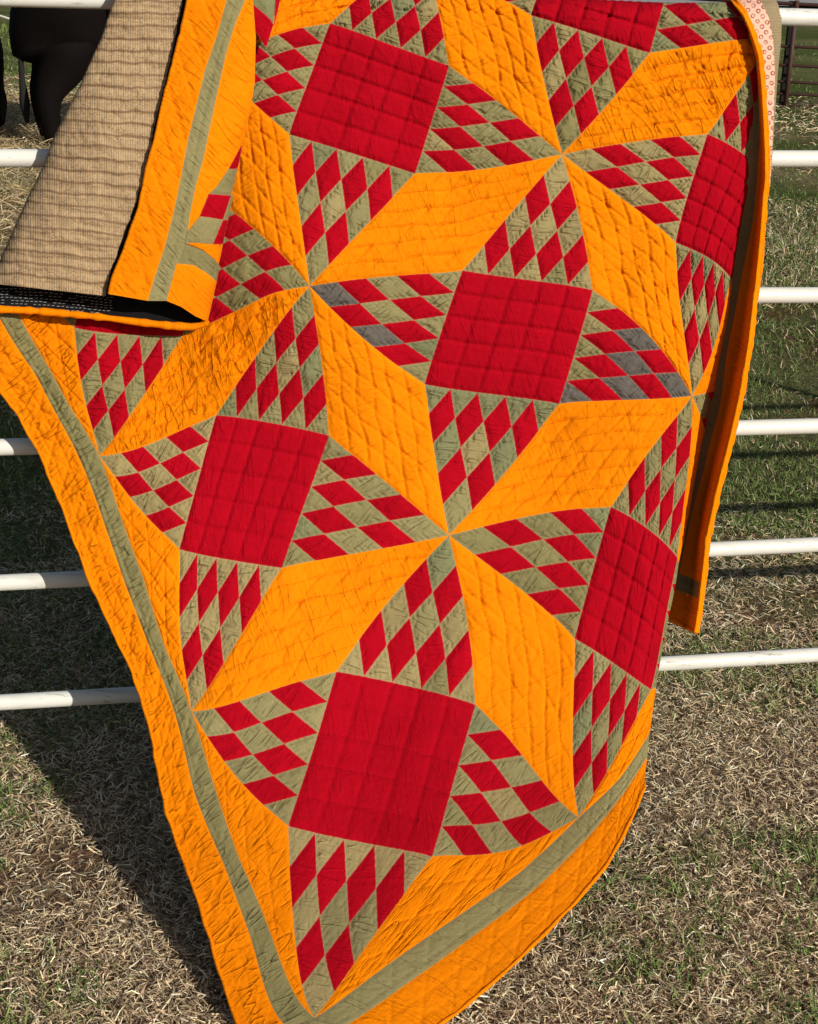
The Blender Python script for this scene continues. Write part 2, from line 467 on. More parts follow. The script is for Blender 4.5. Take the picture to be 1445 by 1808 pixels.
FL = np.array([(214, -45), (201, 0), (179, 66), (159, 110), (139.5, 153), (116, 199), (93, 246), (76, 292), (53, 339), (33, 382), (13, 428), (0, 458), (-30, 510), (-45, 545)])
STEP = 2.8
def quad_patch(name, c, mat, kind):
    c = [np.array(q, float) for q in c]
    L1 = np.linalg.norm(c[1] - c[0]) * CM; L2 = np.linalg.norm(c[3] - c[0]) * CM
    n = max(4, int(L1 / STEP)); m = max(4, int(L2 / STEP))
    S, T, P, f = grid_uv(*c, n, m)
    X, Y = P[:, 0] * CM, P[:, 1] * CM
    # true distances to the sides of the parallelogram-like patch
    cr = abs(np.cross((c[1] - c[0]), (c[3] - c[0]))) * CM * CM
    hs = cr / L2; ht = cr / L1
    es = np.minimum(S, 1 - S) * hs; et = np.minimum(T, 1 - T) * ht
    e = np.minimum(es, et)
    inner = sstep(0, 9, e)
    seed = random.random() * 50
    line = np.full(len(P), 50.0)
    h = seam_h(e)
    dcen = (c[0] + c[2]) / 2
    pa = PUCK(dcen); puck = (0., .4)
    if kind == 'orange':
        k = 6
        wob = 3.0 * noise(X / 14. + seed, Y / 14.)
        ls = np.abs((S * k + .16 * noise(X / 40. + seed, Y / 40.) + .5) % 1 - .5) * hs / k; lt = np.abs((T * k + .16 * noise(X / 40. + seed + 7, Y / 40.) + .5) % 1 - .5) * ht / k
        line = np.minimum(np.where((S > .08) & (S < .92), ls, 50), np.where((T > .08) & (T < .92), lt, 50) + 1.0)
        dep = 1 + .8 * noise(X / 18. + seed, Y / 18.)
        h = h - 0.0028 * dep * np.exp(-(ls / 3.2) ** 2) * inner - 0.0020 * dep * np.exp(-(lt / 3.2) ** 2) * inner
        ax = c[2] - c[0]
        ang = math.atan2(ax[1], ax[0]) + math.pi / 2 + .15
        amp = 0.0020 * pa; puck = (ang, 0.75 * pa - .2)
        h = h + wrinkle(X, Y, ang, seed, 11, 34, amp) * inner
    elif kind == 'red_sq':
        k = 5
        wob = 1.5 * noise(X / 12. + seed, Y / 12.)
        ls = np.abs((S * k + .5) % 1 - .5) * hs / k + np.abs(wob) * .5; lt = np.abs((T * k + .5) % 1 - .5) * ht / k + np.abs(wob) * .5
        line = np.minimum(np.where((S > .08) & (S < .92), ls, 50), np.where((T > .08) & (T < .92), lt, 50))
        h = h - 0.0036 * np.exp(-(ls / 3.2) ** 2) * inner - 0.0038 * np.exp(-(lt / 3.2) ** 2) * inner
        h = h + 0.0012 * np.abs(np.sin(S * k * math.pi) * np.sin(T * k * math.pi)) ** .5 * 1.6
        h = h + wrinkle(X, Y, 1.9, seed, 15, 60, 0.0007) * inner
        puck = (1.9, .35)
        h = h + (ticks(es, T * L2, 0.0008, seed) + ticks(et, S * L1, 0.0008, seed + 3))
    else:
        amp = 0.0014 if kind == 'red' else 0.0020
        h = h + 0.0012 * sstep(0, 14, e)
        ang = KANG[0] + random.uniform(-.25, .25)
        puck = (ang, (.6 if kind == 'red' else 1.0) * pa ** .7)
        h = h + wrinkle(X, Y, ang, seed, 12, 26, amp * 1.3 * pa ** .5) * inner
        if kind != 'red':
            h = h + np.where(es < et, ticks(es, T * L2, 0.0014, seed), ticks(et, S * L1, 0.0014, seed + 3))
            line = np.abs(e - 4.5) + 0.6
        else:
            h = h + np.where(es < et, ticks(es, T * L2, 0.0006, seed), ticks(et, S * L1, 0.0006, seed + 3))
    return emit(name, P, S, T, f, e, line, h, mat, False, puck)

def tri_patch(name, a, b, c, mat, kind):
    a, b, c = (np.array(q, float) for q in (a, b, c))
    L = max(np.linalg.norm(b - a), np.linalg.norm(c - a), np.linalg.norm(c - b)) * CM
    n = max(4, int(L / STEP))
    B, P, f = tri_uv(a, b, c, n)
    area2 = abs(np.cross(b - a, c - a)) * CM * CM
    ls_ = [np.linalg.norm(c - b) * CM, np.linalg.norm(c - a) * CM, np.linalg.norm(b - a) * CM]
    E = np.stack([B[:, i] * area2 / ls_[i] for i in range(3)], -1)
    e = E.min(-1)
    inner = sstep(0, 9, e)
    X, Y = P[:, 0] * CM, P[:, 1] * CM
    seed = random.random() * 50
    line = np.full(len(P), 50.0)
    h = seam_h(e)
    puck = (KANG[0], 1.0)
    if kind == 'orange':
        puck = (-.25, 1.2) if (a[0] < 0 and b[0] == -1) else (1.2, .45)
        d = (b - a) / np.linalg.norm(b - a); nn = np.array([-d[1], d[0]])
        q = ((P - a) @ nn) * CM
        d2 = (c - a) / np.linalg.norm(c - a); n2 = np.array([-d2[1], d2[0]]); q2 = ((P - a) @ n2) * CM
        wob = 2 * np.abs(noise(X / 16. + seed, Y / 16.))
        l1 = np.abs((q / 36. + .5) % 1 - .5) * 36 + wob; l2 = np.abs((q2 / 36. + .5) % 1 - .5) * 36 + wob
        line = np.where(e > 5, np.minimum(l1, l2), 50)
        h = h - (0.0036 * np.exp(-(l1 / 3.6) ** 2) + 0.0028 * np.exp(-(l2 / 3.6) ** 2)) * inner
        h = h + wrinkle(X, Y, -0.25 if a[0] < 0 and (b[0] == -1) else 1.2, seed, 12, 40, 0.0018 if b[0] == -1 else .0009) * inner
    else:
        h = h + 0.0010 * sstep(0, 12, e) + wrinkle(X, Y, KANG[0], seed, 10, 24, 0.0013) * inner
        al = np.where(E.argmin(-1) == 0, B[:, 1] * ls_[0], np.where(E.argmin(-1) == 1, B[:, 2] * ls_[1], B[:, 1] * ls_[2]))
        h = h + ticks(e, al, 0.0012, seed)
        line = np.abs(e - 4.5) + 0.6
    return emit(name, P, None, None, f, e, line, h, mat, True, puck)

KANG = [0.0]
def PUCK(c):
    """the left and the top right of the quilt are puckered more than the middle"""
    u, v = c
    p = warp(np.array([[u, v]]))[0]
    return float(0.75 + 0.9 * np.exp(-((p[0] - 350) / 170) ** 2 - ((p[1] - 620) / 140) ** 2) + 0.8 * np.exp(-((p[0] - 1210) / 140) ** 2 - ((p[1] - 150) / 120) ** 2)
                 + 0.5 * (1 - sstep(150, 520, p[0])) + 0.35 * np.exp(-((p[0] - 450) / 150) ** 2 - ((p[1] - 1100) / 150) ** 2))

def kite(apex, p1, p2, tag):
    """triangle apex-p1-p2 pieced from rows of diamonds"""
    apex, p1, p2 = (np.array(q, float) for q in (apex, p1, p2))
    e1 = (p1 - apex) / 5; e2 = (p2 - apex) / 5
    ax = (p1 + p2) / 2 - apex
    KANG[0] = math.atan2(ax[1], ax[0]) + math.pi / 2
    if abs(ax[0] - ax[1]) < 0.3: KANG[0] += 0.5
    gi = random.choice((0, 0, 1, 3)) if tag != (0, 0, 3) else 2
    for k in range(5):
        for i in range(k + 1):
            j = k - i
            o = apex + e1 * i + e2 * j
            red = (k % 2 == 1)
            g = GRN[gi if random.random() < .72 else random.randrange(4)]
            if tag == (0, 0, 0) and ((k == 0) or (k == 2 and i == 0)): g = GRY
            if tag == (0, 0, 2) and (k in (0, 2) or (k == 4 and i == 0)): g = GRY
            if k < 4:
                c = (o, o + e1, o + e1 + e2, o + e2)
                quad_patch('red_diamond' if red else 'green_diamond', c, RED if red else g, 'red' if red else 'green')
            else:
                tri_patch('green_triangle', o, o + e1, o + e2, g, 'green')

def cell(i, j, which='0123', square=True):
    P = {'00': (i, j), '10': (i + 1, j), '11': (i + 1, j + 1), '01': (i, j + 1)}
    T = (i + .5, j + M_); Rr = (i + 1 - M_, j + .5); B = (i + .5, j + 1 - M_); L = (i + M_, j + .5)
    if square: quad_patch('red_square', (T, Rr, B, L), RED, 'red_sq')
    if '0' in which: kite(P['00'], T, L, (i, j, 0))
    if '1' in which: kite(P['10'], T, Rr, (i, j, 1))
    if '2' in which: kite(P['11'], Rr, B, (i, j, 2))
    if '3' in which: kite(P['01'], L, B, (i, j, 3))
for i, j in ((0, 0), (0, -1), (1, -1), (1, 0), (-1, 0), (0, 1), (-1, 1), (-1, -1)):
    cell(i, j)
cell(1, 1, '0', False)
def rh_v(i, j): quad_patch('orange_diamond', ((i, j), (i + .5, j - M_), (i + 1, j), (i + .5, j + M_)), ORG, 'orange')   # between (i,j) and (i+1,j)
def rh_u(i, j): quad_patch('orange_diamond', ((i, j), (i + M_, j + .5), (i, j + 1), (i - M_, j + .5)), ORG, 'orange')   # between (i,j) and (i,j+1)
for i, j in ((0, 0), (1, 0), (-1, 0), (0, 1), (1, 1), (-1, 1), (0, -1), (1, -1)): rh_v(i, j)
for i, j in ((0, 0), (0, -1), (1, 0), (1, -1), (0, 1), (1, 1), (2, -1), (2, 0)): rh_u(i, j)
for j in (-1, 0, 1): tri_patch('orange_triangle', (-1 + M_, j + .5), (-1, j), (-1, j + 1), ORG, 'orange')
for i in (-1, 0): tri_patch('orange_triangle', (i + .5, 2 - M_), (i, 2), (i + 1, 2), ORG, 'orange')

def border_patch(name, u0_, u1_, v0_, v1_, mat, kind):
    n = max(4, int(abs(u1_ - u0_) * CM / STEP)); m = max(4, int(abs(v1_ - v0_) * CM / STEP))
    S, T, P, f = grid_uv((u0_, v0_), (u1_, v0_), (u1_, v1_), (u0_, v1_), n, m)
    X, Y = P[:, 0] * CM, P[:, 1] * CM
    hs, ht = abs(u1_ - u0_) * CM, abs(v1_ - v0_) * CM
    e = np.minimum(np.minimum(S, 1 - S) * hs, np.minimum(T, 1 - T) * ht)
    inner = sstep(0, 8, e)
    wob = 2 * np.abs(noise(X / 14., Y / 14.))
    q1 = np.abs(((X + Y) / 62. + .5) % 1 - .5) * 44 + wob; q2 = np.abs(((X - Y) / 62. + .5) % 1 - .5) * 44 + wob
    q3 = (np.abs(((X - u1_ * CM) / 31. + .5) % 1 - .5) * 31 if abs(u1_ - u0_) < abs(v1_ - v0_) else np.abs(((Y - v0_ * CM) / 31. + .5) % 1 - .5) * 31) + wob * .6
    if name == 'orange_border':
        eh = S * hs if abs(u1_ - u0_) < abs(v1_ - v0_) else (1 - T) * ht
        e = np.where(np.abs(e - eh) < 1e-6, 30.0 + eh, e)
    line = np.where(e > 3, np.minimum(np.minimum(q1, q2 + 1), q3), 50)
    h = seam_h(e) - (0.0034 * np.exp(-(q1 / 3.5) ** 2) + 0.0018 * np.exp(-(q2 / 3.5) ** 2) + 0.0026 * np.exp(-(q3 / 3.5) ** 2)) * inner
    left = abs(u1_ - u0_) < abs(v1_ - v0_)
    h = h + wrinkle(X, Y, -0.25 if left else 1.3, 5.5, 13, 44, (0.0026 if left else 0.0008)) * inner
    # uneven hem
    if name == 'orange_border':
        pp = P.copy()
        if left:
            pp[:, 0] = pp[:, 0] + 0.006 * noise(Y / 22., 3.3) * (S if u1_ < u0_ else 1 - S)
        else:
            pp[:, 1] = pp[:, 1] + 0.004 * noise(X / 30., 7.3) * T
        P = pp
    return emit(name, P, S, T, f, e, line, h, mat, False, (-.25, 1.25) if left else (1.3, .45))
border_patch('olive_sash', -1.09, -1.0, -.75, 2.0, GRN[3], 'g')
border_patch('orange_border', -1.27, -1.09, -.75, 2.27, ORG, 'o')
border_patch('olive_sash', -1.09, 0.95, 2.0, 2.09, GRN[0], 'g')
border_patch('orange_border', -1.09, 0.95, 2.09, 2.27, ORG, 'o')

# ------------------------------------------------------------------ cloth print of the back
def backing_mat():
    m, nt, b = newmat('striped_backing', 0.95, 0.04)
    uvn = N(nt, 'ShaderNodeUVMap', uv_map='cloth').outputs[0]
    sep = N(nt, 'ShaderNodeSeparateXYZ'); nt.links.new(uvn, sep.inputs[0])
    x, y = sep.outputs[0], sep.outputs[1]
    wob = noise_n(nt, scaled(nt, uvn, (0.02, 0.01, 1)), 1.0, 2)
    yy = mth(nt, 'ADD', y, mth(nt, 'MULTIPLY', wob, 15.0))
    st = mth(nt, 'ABSOLUTE', mth(nt, 'SUBTRACT', mth(nt, 'FRACT', mth(nt, 'DIVIDE', yy, 22.6)), 0.5))
    stripe = ramp(nt, st, [(0.05, 1.0), (0.15, 0.0)])
    rib = mth(nt, 'SINE', mth(nt, 'MULTIPLY', x, 2 * math.pi / 4.2))
    rib = mth(nt, 'MULTIPLY', mth(nt, 'ADD', rib, 1.0), 0.5)
    spk = ramp(nt, noise_n(nt, uvn, 0.35, 2, .8), [(0.44, 1.0), (0.52, 0.0)])
    patch = ramp(nt, noise_n(nt, scaled(nt, uvn, (0.03, 0.09, 1)), 1.0, 2), [(0.42, 0.0), (0.56, 1.0)])
    c = mixc(nt, rib, (0.36, 0.245, 0.135), (0.52, 0.365, 0.21))
    c = mixc(nt, mth(nt, 'MULTIPLY', mth(nt, 'MULTIPLY', spk, patch), .75), c, (0.20, 0.12, 0.07))
    c = mixc(nt, mth(nt, 'MULTIPLY', stripe, .85), c, (0.21, 0.125, 0.07))
    nt.links.new(c, b.inputs['Base Color'])
    h = mth(nt, 'SUBTRACT', mth(nt, 'ADD', rib, noise_n(nt, uvn, 0.1, 4, .7)), mth(nt, 'MULTIPLY', spk, .5))
    bump(nt, h, 0.0009, 0.5, b)
    return m
BACK = backing_mat()
def pink_mat():
    m, nt, b = newmat('pink_ring_print', 0.95, 0.04)
    uvn = N(nt, 'ShaderNodeUVMap', uv_map='cloth').outputs[0]
    rot = N(nt, 'ShaderNodeMapping'); nt.links.new(uvn, rot.inputs[0]); rot.inputs['Rotation'].default_value = (0, 0, R(40)); rot.inputs['Scale'].default_value = (1 / 12.5, 1 / 12.5, 1)
    vor = N(nt, 'ShaderNodeTexVoronoi'); vor.inputs['Scale'].default_value = 1.0; vor.inputs['Randomness'].default_value = 0.12
    nt.links.new(rot.outputs[0], vor.inputs['Vector'])
    ring = ramp(nt, vor.outputs['Distance'], [(0.12, 0.0), (0.19, 1.0), (0.31, 1.0), (0.38, 0.0)])
    fade = ramp(nt, noise_n(nt, uvn, 0.09, 2), [(0.35, 0.35), (0.6, 1.0)])
    c = mixc(nt, mth(nt, 'MULTIPLY', ring, fade), (0.80, 0.45, 0.33), (0.24, 0.07, 0.055))
    nt.links.new(c, b.inputs['Base Color'])
    bump(nt, noise_n(nt, uvn, 0.25, 3), 0.001, 0.6, b)
    return m
PINK = pink_mat()
def plain_mat(name, c, c2, rough=.9, sc=0.3, bd=0.001, spec=.05):
    m, nt, b = newmat(name, rough, spec)
    uvn = N(nt, 'ShaderNodeUVMap', uv_map='cloth').outputs[0]
    n = noise_n(nt, uvn, sc, 3)
    nt.links.new(mixc(nt, n, c, c2), b.inputs['Base Color'])
    bump(nt, n, bd, .8, b)
    return m
LIN = plain_mat('black_lining', (0.006, 0.006, 0.007), (0.012, 0.012, 0.013))
THR = plain_mat('white_thread', (0.36, 0.36, 0.34), (0.2, 0.2, 0.19))

# coarse back of the hanging part, a thickness behind the patches
U = np.linspace(-1.27, 2.1, 130); Vv = np.linspace(-1.45, 2.27, 150)
GU, GV = np.meshgrid(U, Vv, indexing='ij')
uvb = np.stack([GU.ravel(), GV.ravel()], -1)
pb = warp(uvb)
Pb = main_pos(pb[:, 0], pb[:, 1], 0.0, -0.018)
m = len(Vv); ii = np.arange(len(U) - 1)[:, None] * m + np.arange(m - 1)[None]
fb = np.stack([ii, ii + 1, ii + m + 1, ii + m], -1).reshape(-1, 4)
okv = (pb[:, 0] < sil(pb[:, 1]) + 45) & (pb[:, 1] > crest(pb[:, 0]) - 90) & ((pb[:, 1] > 548) | (pb[:, 0] > 250 + (430 - 250) * np.clip((500 - pb[:, 1]) / 420., 0, 1)))
fb = fb[okv[fb].all(1)]
link('backing', raw_mesh('backing', Pb, fb, None, True, None, None, uvb * CM), BACK, quilt)

# ------------------------------------------------------------------ ruled pieces traced on the folded parts
def resample(poly, n):
    p = np.array(poly, float)
    s = np.concatenate([[0], np.cumsum(np.linalg.norm(np.diff(p, axis=0), axis=1))]); s /= s[-1]
    t = np.linspace(0, 1, n)
    return np.stack([np.interp(t, s, p[:, 0]), np.interp(t, s, p[:, 1])], -1)
def ruled(name, A, B, posfn, mat, parent, step=3.0, wr=0.0012, ang=0.3, kind=None, quiltlines=None, seamA=0.0015):
    LA = sum(np.linalg.norm(np.diff(np.array(A, float), axis=0), axis=1)); wid = np.linalg.norm(np.array(A, float).mean(0) - np.array(B, float).mean(0))
    n = max(4, int(LA / step)); m = max(3, int(wid / step))
    a = resample(A, n + 1); b = resample(B, n + 1)
    t = np.linspace(0, 1, m + 1)
    P = a[:, None] * (1 - t)[None, :, None] + b[:, None] * t[None, :, None]
    P = P.reshape(-1, 2)
    S = np.repeat(np.linspace(0, 1, n + 1), m + 1); T = np.tile(t, n + 1)
    wl = np.linalg.norm(a - b, axis=1).repeat(m + 1)
    e = np.minimum(np.minimum(S, 1 - S) * LA, np.minimum(T, 1 - T) * wl)
    X, Y = T * wid, S * LA
    seed = random.random() * 40
    h = seam_h(e, seamA) + wrinkle(X, Y, ang, seed, 12, 38, wr) * sstep(0, 8, e)
    line = np.full(len(P), 50.)
    if quiltlines:
        wob = 2 * np.abs(noise(X / 14., Y / 14.))
        for (dx, dy, sp) in quiltlines:
            l = math.hypot(dx, dy)
            q = np.abs(((X * dx + Y * dy) / l / sp + .5) % 1 - .5) * sp + wob
            h = h - 0.003 * np.exp(-(q / 3.4) ** 2) * sstep(0, 8, e)
            line = np.where(e > 4, np.minimum(line, q), line)
    V = posfn(P[:, 0], P[:, 1], h, T, S)
    ii = np.arange(n)[:, None] * (m + 1) + np.arange(m)[None]
    f = np.stack([ii, ii + m + 1, ii + m + 2, ii + 1], -1).reshape(-1, 4)
    uv = np.stack([P[:, 0], P[:, 1]], -1)
    me = raw_mesh(name, V, f, None, True, {'edge': e, 'line': line}, None, uv, (.5 + ang, wr * 450))
    o = link(name, me, mat, parent)
    if kind: o['kind'] = kind
    return o
def tube_px(name, poly, posfn, rad, mat, parent, n=None, rough=0.25):
    """rolled edge following a traced line"""
    L = sum(np.linalg.norm(np.diff(np.array(poly, float), axis=0), axis=1))
    n = n or max(6, int(L / 5))
    p = resample(poly, n)
    C = posfn(p[:, 0], p[:, 1], np.zeros(n), np.zeros(n), np.linspace(0, 1, n))
    k = 8
    tang = np.gradient(C, axis=0); tang /= np.linalg.norm(tang, axis=1)[:, None]
    a1 = np.cross(tang, FN[None]); a1 /= np.linalg.norm(a1, axis=1)[:, None]
    a2 = np.cross(tang, a1)
    th = np.linspace(0, 2 * math.pi, k, endpoint=False)
    rr = rad * (1 + rough * noise(np.arange(n) / 2.3, np.full(n, 2.2)))
    V = C[:, None] + rr[:, None, None] * (np.cos(th)[None, :, None] * a1[:, None] + np.sin(th)[None, :, None] * a2[:, None])
    ii = np.arange(n - 1)[:, None] * k; jj = np.arange(k)[None]
    f = np.stack([ii + jj, ii + (jj + 1) % k, ii + k + (jj + 1) % k, ii + k + jj], -1).reshape(-1, 4)
    uv = np.stack([np.repeat(p[:, 0], k), np.repeat(p[:, 1], k)], -1)
    me = raw_mesh(name, V.reshape(-1, 3), f, None, True, {'edge': np.full(n * k, 50.), 'line': np.full(n * k, 50.)}, None, uv)
    return link(name, me, mat, parent)

# hem of the hanging part
def hem_pos(x, y, h, T, S): return main_pos(x, y, h, -0.0022)
vs = np.linspace(-.75, 2.27, 240); us = np.linspace(-1.27, 0.75, 160)
hemuv = np.concatenate([np.stack([np.full(240, -1.27) + 0.006 * noise(vs * CM / 22., 3.3), vs], -1), np.stack([us, np.full(160, 2.27) + 0.004 * noise(us * CM / 30., 7.3)], -1)])
hp = warp(hemuv)
hp = hp[hp[:, 0] < sil(hp[:, 1]) - 1]
tube_px('binding_or_shade_edge', hp, hem_pos, 0.0030, ORG, quilt)

# ---- flap folded down at the top left
FRt = np.array([(446, -45), (447, 0), (452, 66), (450, 146), (442, 199), (433, 232), (425, 262), (420, 306), (408, 365), (403, 388), (394, 431), (386, 469), (384, 494), (377, 517), (367, 568), (360, 600)])
def flap_s(x, y):
    l = np.interp(y, FL[:, 1], FL[:, 0]); r = np.interp(y, FRt[:, 1], FRt[:, 0])
    return np.clip((x - l) / (r - l), 0, 1)
def flap_off(x, y):
    s = flap_s(x, y)
    a = sstep(-20, 420, y)
    return 0.012 + (0.018 + 0.062 * a) * np.sqrt(np.clip(1 - (2 * s - 1.0) ** 2, 0, 1)) ** .9
def crest_fix(P, x, y, up):
    yc = crest(x) - up
    d = y - yc
    k = np.sqrt(np.clip(1 - ((40 - np.clip(d, 0, 40)) / 40.) ** 2, 0, 1))
    cur = (P - FP) @ FN
    dirv = rays(x, y); nd = dirv @ FN
    return P + ((cur * k - cur) / nd)[:, None] * dirv
def p_tan(x, y, h, T, S):
    return crest_fix(place(x, y, g_fold(x, y) * .3 + flap_off(x, y) + h + 0.004 * noise(x / 60., y / 80.)), x, y, 8)
def p_face(x, y, h, T, S):
    return crest_fix(place(x, y, g_fold(x, y) * .3 + flap_off(x, y) + 0.016 + h), x, y, 8)
def p_face2(x, y, h, T, S): return p_face(x, y, h + .0018, T, S)
def p_lin(x, y, h, T, S):
    return place(x, y, g_fold(x, y) * .3 + 0.018 + h + 0.012 * sstep(0, 1, T))
TR = [(341, -45), (329, 0), (314, 76), (298, 146), (281, 213), (260, 315), (238, 382), (220, 432), (203, 475), (193, 523)]
def tan_bottom(s):
    return np.interp(s, [0, 66, 116, 159, 200], [503, 505, 511, 515, 522])
# tan: rows must end on the curved bottom; rule from the top line to the bottom line
topA = [(214, -45), (341, -45)]
def ruled_rows(name, Lp, Rp, posfn, mat, parent, n, m, grooves=None):
    a = resample(Lp, n + 1); b = resample(Rp, n + 1)
    t = np.linspace(0, 1, m + 1)
    P = (a[:, None] * (1 - t)[None, :, None] + b[:, None] * t[None, :, None])
    P = P.reshape(-1, 2)
    T = np.tile(t, n + 1); S = np.repeat(np.linspace(0, 1, n + 1), m + 1)
    LA = 590.
    X = P[:, 0]; Y = S * LA
    h = wrinkle(X, Y, 1.3, 3.3, 16, 40, 0.0010) - 0.0026 * np.exp(-(((Y / 22.6 + .3 * noise(X / 60., Y / 70.)) % 1 - .5) * 22.6 / 2.8) ** 2) + 0.0022 * noise(X / 30., Y / 11.)
    h = h + 0.0008 * noise(X / 5., Y / 7.)
    V = posfn(P[:, 0], P[:, 1], h, T, S)
    ii = np.arange(n)[:, None] * (m + 1) + np.arange(m)[None]
    f = np.stack([ii, ii + m + 1, ii + m + 2, ii + 1], -1).reshape(-1, 4)
    me = raw_mesh(name, V, f, None, True, None, None, np.stack([X, Y], -1))
    return link(name, me, mat, parent)
tanL = [(214, -45), (201, 0), (179, 66), (159, 110), (139.5, 153), (116, 199), (93, 246), (76, 292), (53, 339), (33, 382), (13, 428), (0, 458), (-18, 500)]
ruled_rows('folded_backing', tanL, TR, p_tan, BACK, quilt, 190, 85)
# orange face of the flap, piece by piece
QL = [(1, .5, 30), (-1, .6, 34)]
oL = [(343, -45), (332, 0), (319, 60), (302, 126), (286, 186), (276, 239), (259, 299), (246, 365), (219, 442), (199, 492), (193, 519)]
sL = [(412, -45), (400, 0), (382, 66), (362, 123), (345, 193), (332, 246), (319, 315), (305, 382), (289, 442), (272, 492), (261, 531)]
sR = [(446, -45), (433, 0), (415, 43), (399, 96), (385, 159), (372, 219), (359, 282), (345, 332), (335, 382), (332, 407), (324, 440), (315, 465), (304, 492), (297, 531)]
ruled('orange_border', oL, sL, p_face, ORG, quilt, wr=0.0014, quiltlines=QL)
ruled('olive_sash', sL, sR, p_face, GRN[0], quilt, wr=0.0016, quiltlines=[(1, 0, 17)])
iR = [(447, -45), (447, 0), (452, 66), (450, 146), (442, 199), (433, 232), (427, 256), (412, 295), (382, 335), (353, 382), (333, 408)]
ruled('orange_wedge', [(446.5, -45), (433, 0), (415, 43), (399, 96), (385, 159), (372, 219), (359, 282), (345, 332), (335, 382), (332, 407)], iR, p_face, ORG, quilt, wr=0.0015, quiltlines=[(1, .4, 34)])
ruled('green_diamond', [(332, 408), (353, 382), (370, 383), (394, 388)], [(327, 430), (340, 428), (358, 429), (376, 431)], p_face2, GRN[0], quilt, step=2.5)
ruled('red_diamond', [(353, 382), (369, 342)], [(394, 388), (408, 345)], p_face2, RED, quilt, step=2.5)
ruled('green_diamond', [(369, 342), (384, 328), (404, 298)], [(408, 345), (412, 330), (420, 298)], p_face2, GRN[0], quilt, step=2.5)
ruled('red_diamond', [(404, 298), (427, 256)], [(420, 298), (428, 258)], p_face2, RED, quilt, step=2.5)
ruled('red_diamond', [(376, 431), (394, 388)], [(394, 431), (403, 388)], p_face2, RED, quilt, step=2.5)
ruled('green_diamond', [(394, 388), (408, 345)], [(403, 388), (412, 345)], p_face2, GRN[0], quilt, step=2.5)
ruled('orange_wedge', [(328, 429), (359, 441), (379, 457), (388, 469)], [(340, 428), (376, 431), (394, 431), (386, 469)], p_face, ORG, quilt, step=2.5)
ruled('olive_sash', [(327, 430), (359, 442), (379, 458), (388, 469)], [(312, 465), (342, 468), (365, 482), (383, 497)], p_face, GRN[3], quilt, step=2.5, quiltlines=[(0, 1, 16)])
ruled('orange_border', [(312, 465), (342, 468), (365, 482), (383, 497)], [(294, 531), (319, 541), (345, 558), (367, 568)], p_face, ORG, quilt, step=2.5, wr=.0009)
# inside of the fold and its lower lip
liT = [(-45, 492), (0, 492), (66, 492), (120, 498), (189, 508), (259, 518), (300, 520), (330, 530), (368, 556)]
liB = [(-45, 540), (0, 543), (100, 549), (180, 557), (240, 565), (300, 572), (345, 574), (366, 563)]
ruled('lining', liT, liB, p_lin, LIN, quilt, wr=.0006)
def p_lip(x, y, h, T, S): return place(x, y, g_fold(x, y) * .3 + 0.034 + h)
tube_px('binding_or_shade_edge', [(-45, 543), (0, 546), (50, 548), (100, 552), (180, 560), (240, 568), (300, 575), (340, 577), (358, 573), (367, 566)], p_lip, 0.0062, ORG, quilt, n=80)
tube_px('binding_or_shade_edge', [(x + 1, y) for x, y in oL], lambda x, y, h, T, S: p_face(x, y, h - .002, T, S), 0.0035, ORG, quilt)
tube_px('binding_or_shade_edge', [(x - 3, y) for x, y in TR], lambda x, y, h, T, S: p_tan(x, y, h - .001, T, S), 0.0032, LIN, quilt)  # black roll standing in for the shadow between tan and orange cloth
# running stitches in white thread on the black lining
sv, sf = [], []
for r_ in range(7):
    x = -40.0
    while x < 196 - r_ * 0:
        L = random.uniform(4, 6.5)
        f0 = (x + 45) / 411.
        yt = np.interp(x, [-45, 66, 120, 189], [506, 507, 512, 522]); yb = np.interp(x, [-45, 0, 100, 189], [539, 542, 548, 556])
        y = yt + (yb - yt) * (r_ + .5) / 7 + random.uniform(-.4, .4)
        if random.random() < .86:
            dy = random.uniform(-.5, .5)
            q = place([x, x + L, x + L, x], [y, y + dy, y + dy + .75, y + .75], 0.018 + 0.012 * (y - 500) / 45 + 0.0035 + g_fold(np.array([x] * 4), np.array([y] * 4)) * .3)
            q2 = q - FN[None] * 0.001
            k = len(sv) * 8
            sv.append(np.concatenate([q, q2]))
            sf += [(k, k + 1, k + 2, k + 3), (k, k + 4, k + 5, k + 1), (k + 3, k + 2, k + 6, k + 7)]
        x += L + random.uniform(2.5, 4)
V = np.concatenate(sv)
o = link('stitching', raw_mesh('stitching', V, sf, None, False, None, None, V[:, :2] * 100), THR, quilt)
o['kind'] = 'stuff'

# small fold beside the top of the flap
def p_lobe(x, y, h, T, S): return crest_fix(place(x, y, g_fold(x, y) + 0.022 + h - 0.02 * sstep(470, 500, x)), x, y, 6)
ruled('green_diamond', [(440, -42), (444, 0), (448, 8), (465, 22), (482, 40)], [(486, -42), (486, 0), (485, 15), (484, 28), (483, 41)], p_lobe, GRN[2], quilt, step=2.5)
ruled('red_diamond', [(484, 41), (486, 15), (487, 0), (488, -42)], [(485, 42), (491, 18), (495, 0), (500, -42)], p_lobe, RED, quilt, step=2.5)
ruled('red_diamond', [(444, 5), (446, 30), (450, 52), (470, 85)], [(446, 6), (465, 22), (478, 34), (483, 43)], p_lobe, RED, quilt, step=2.5)

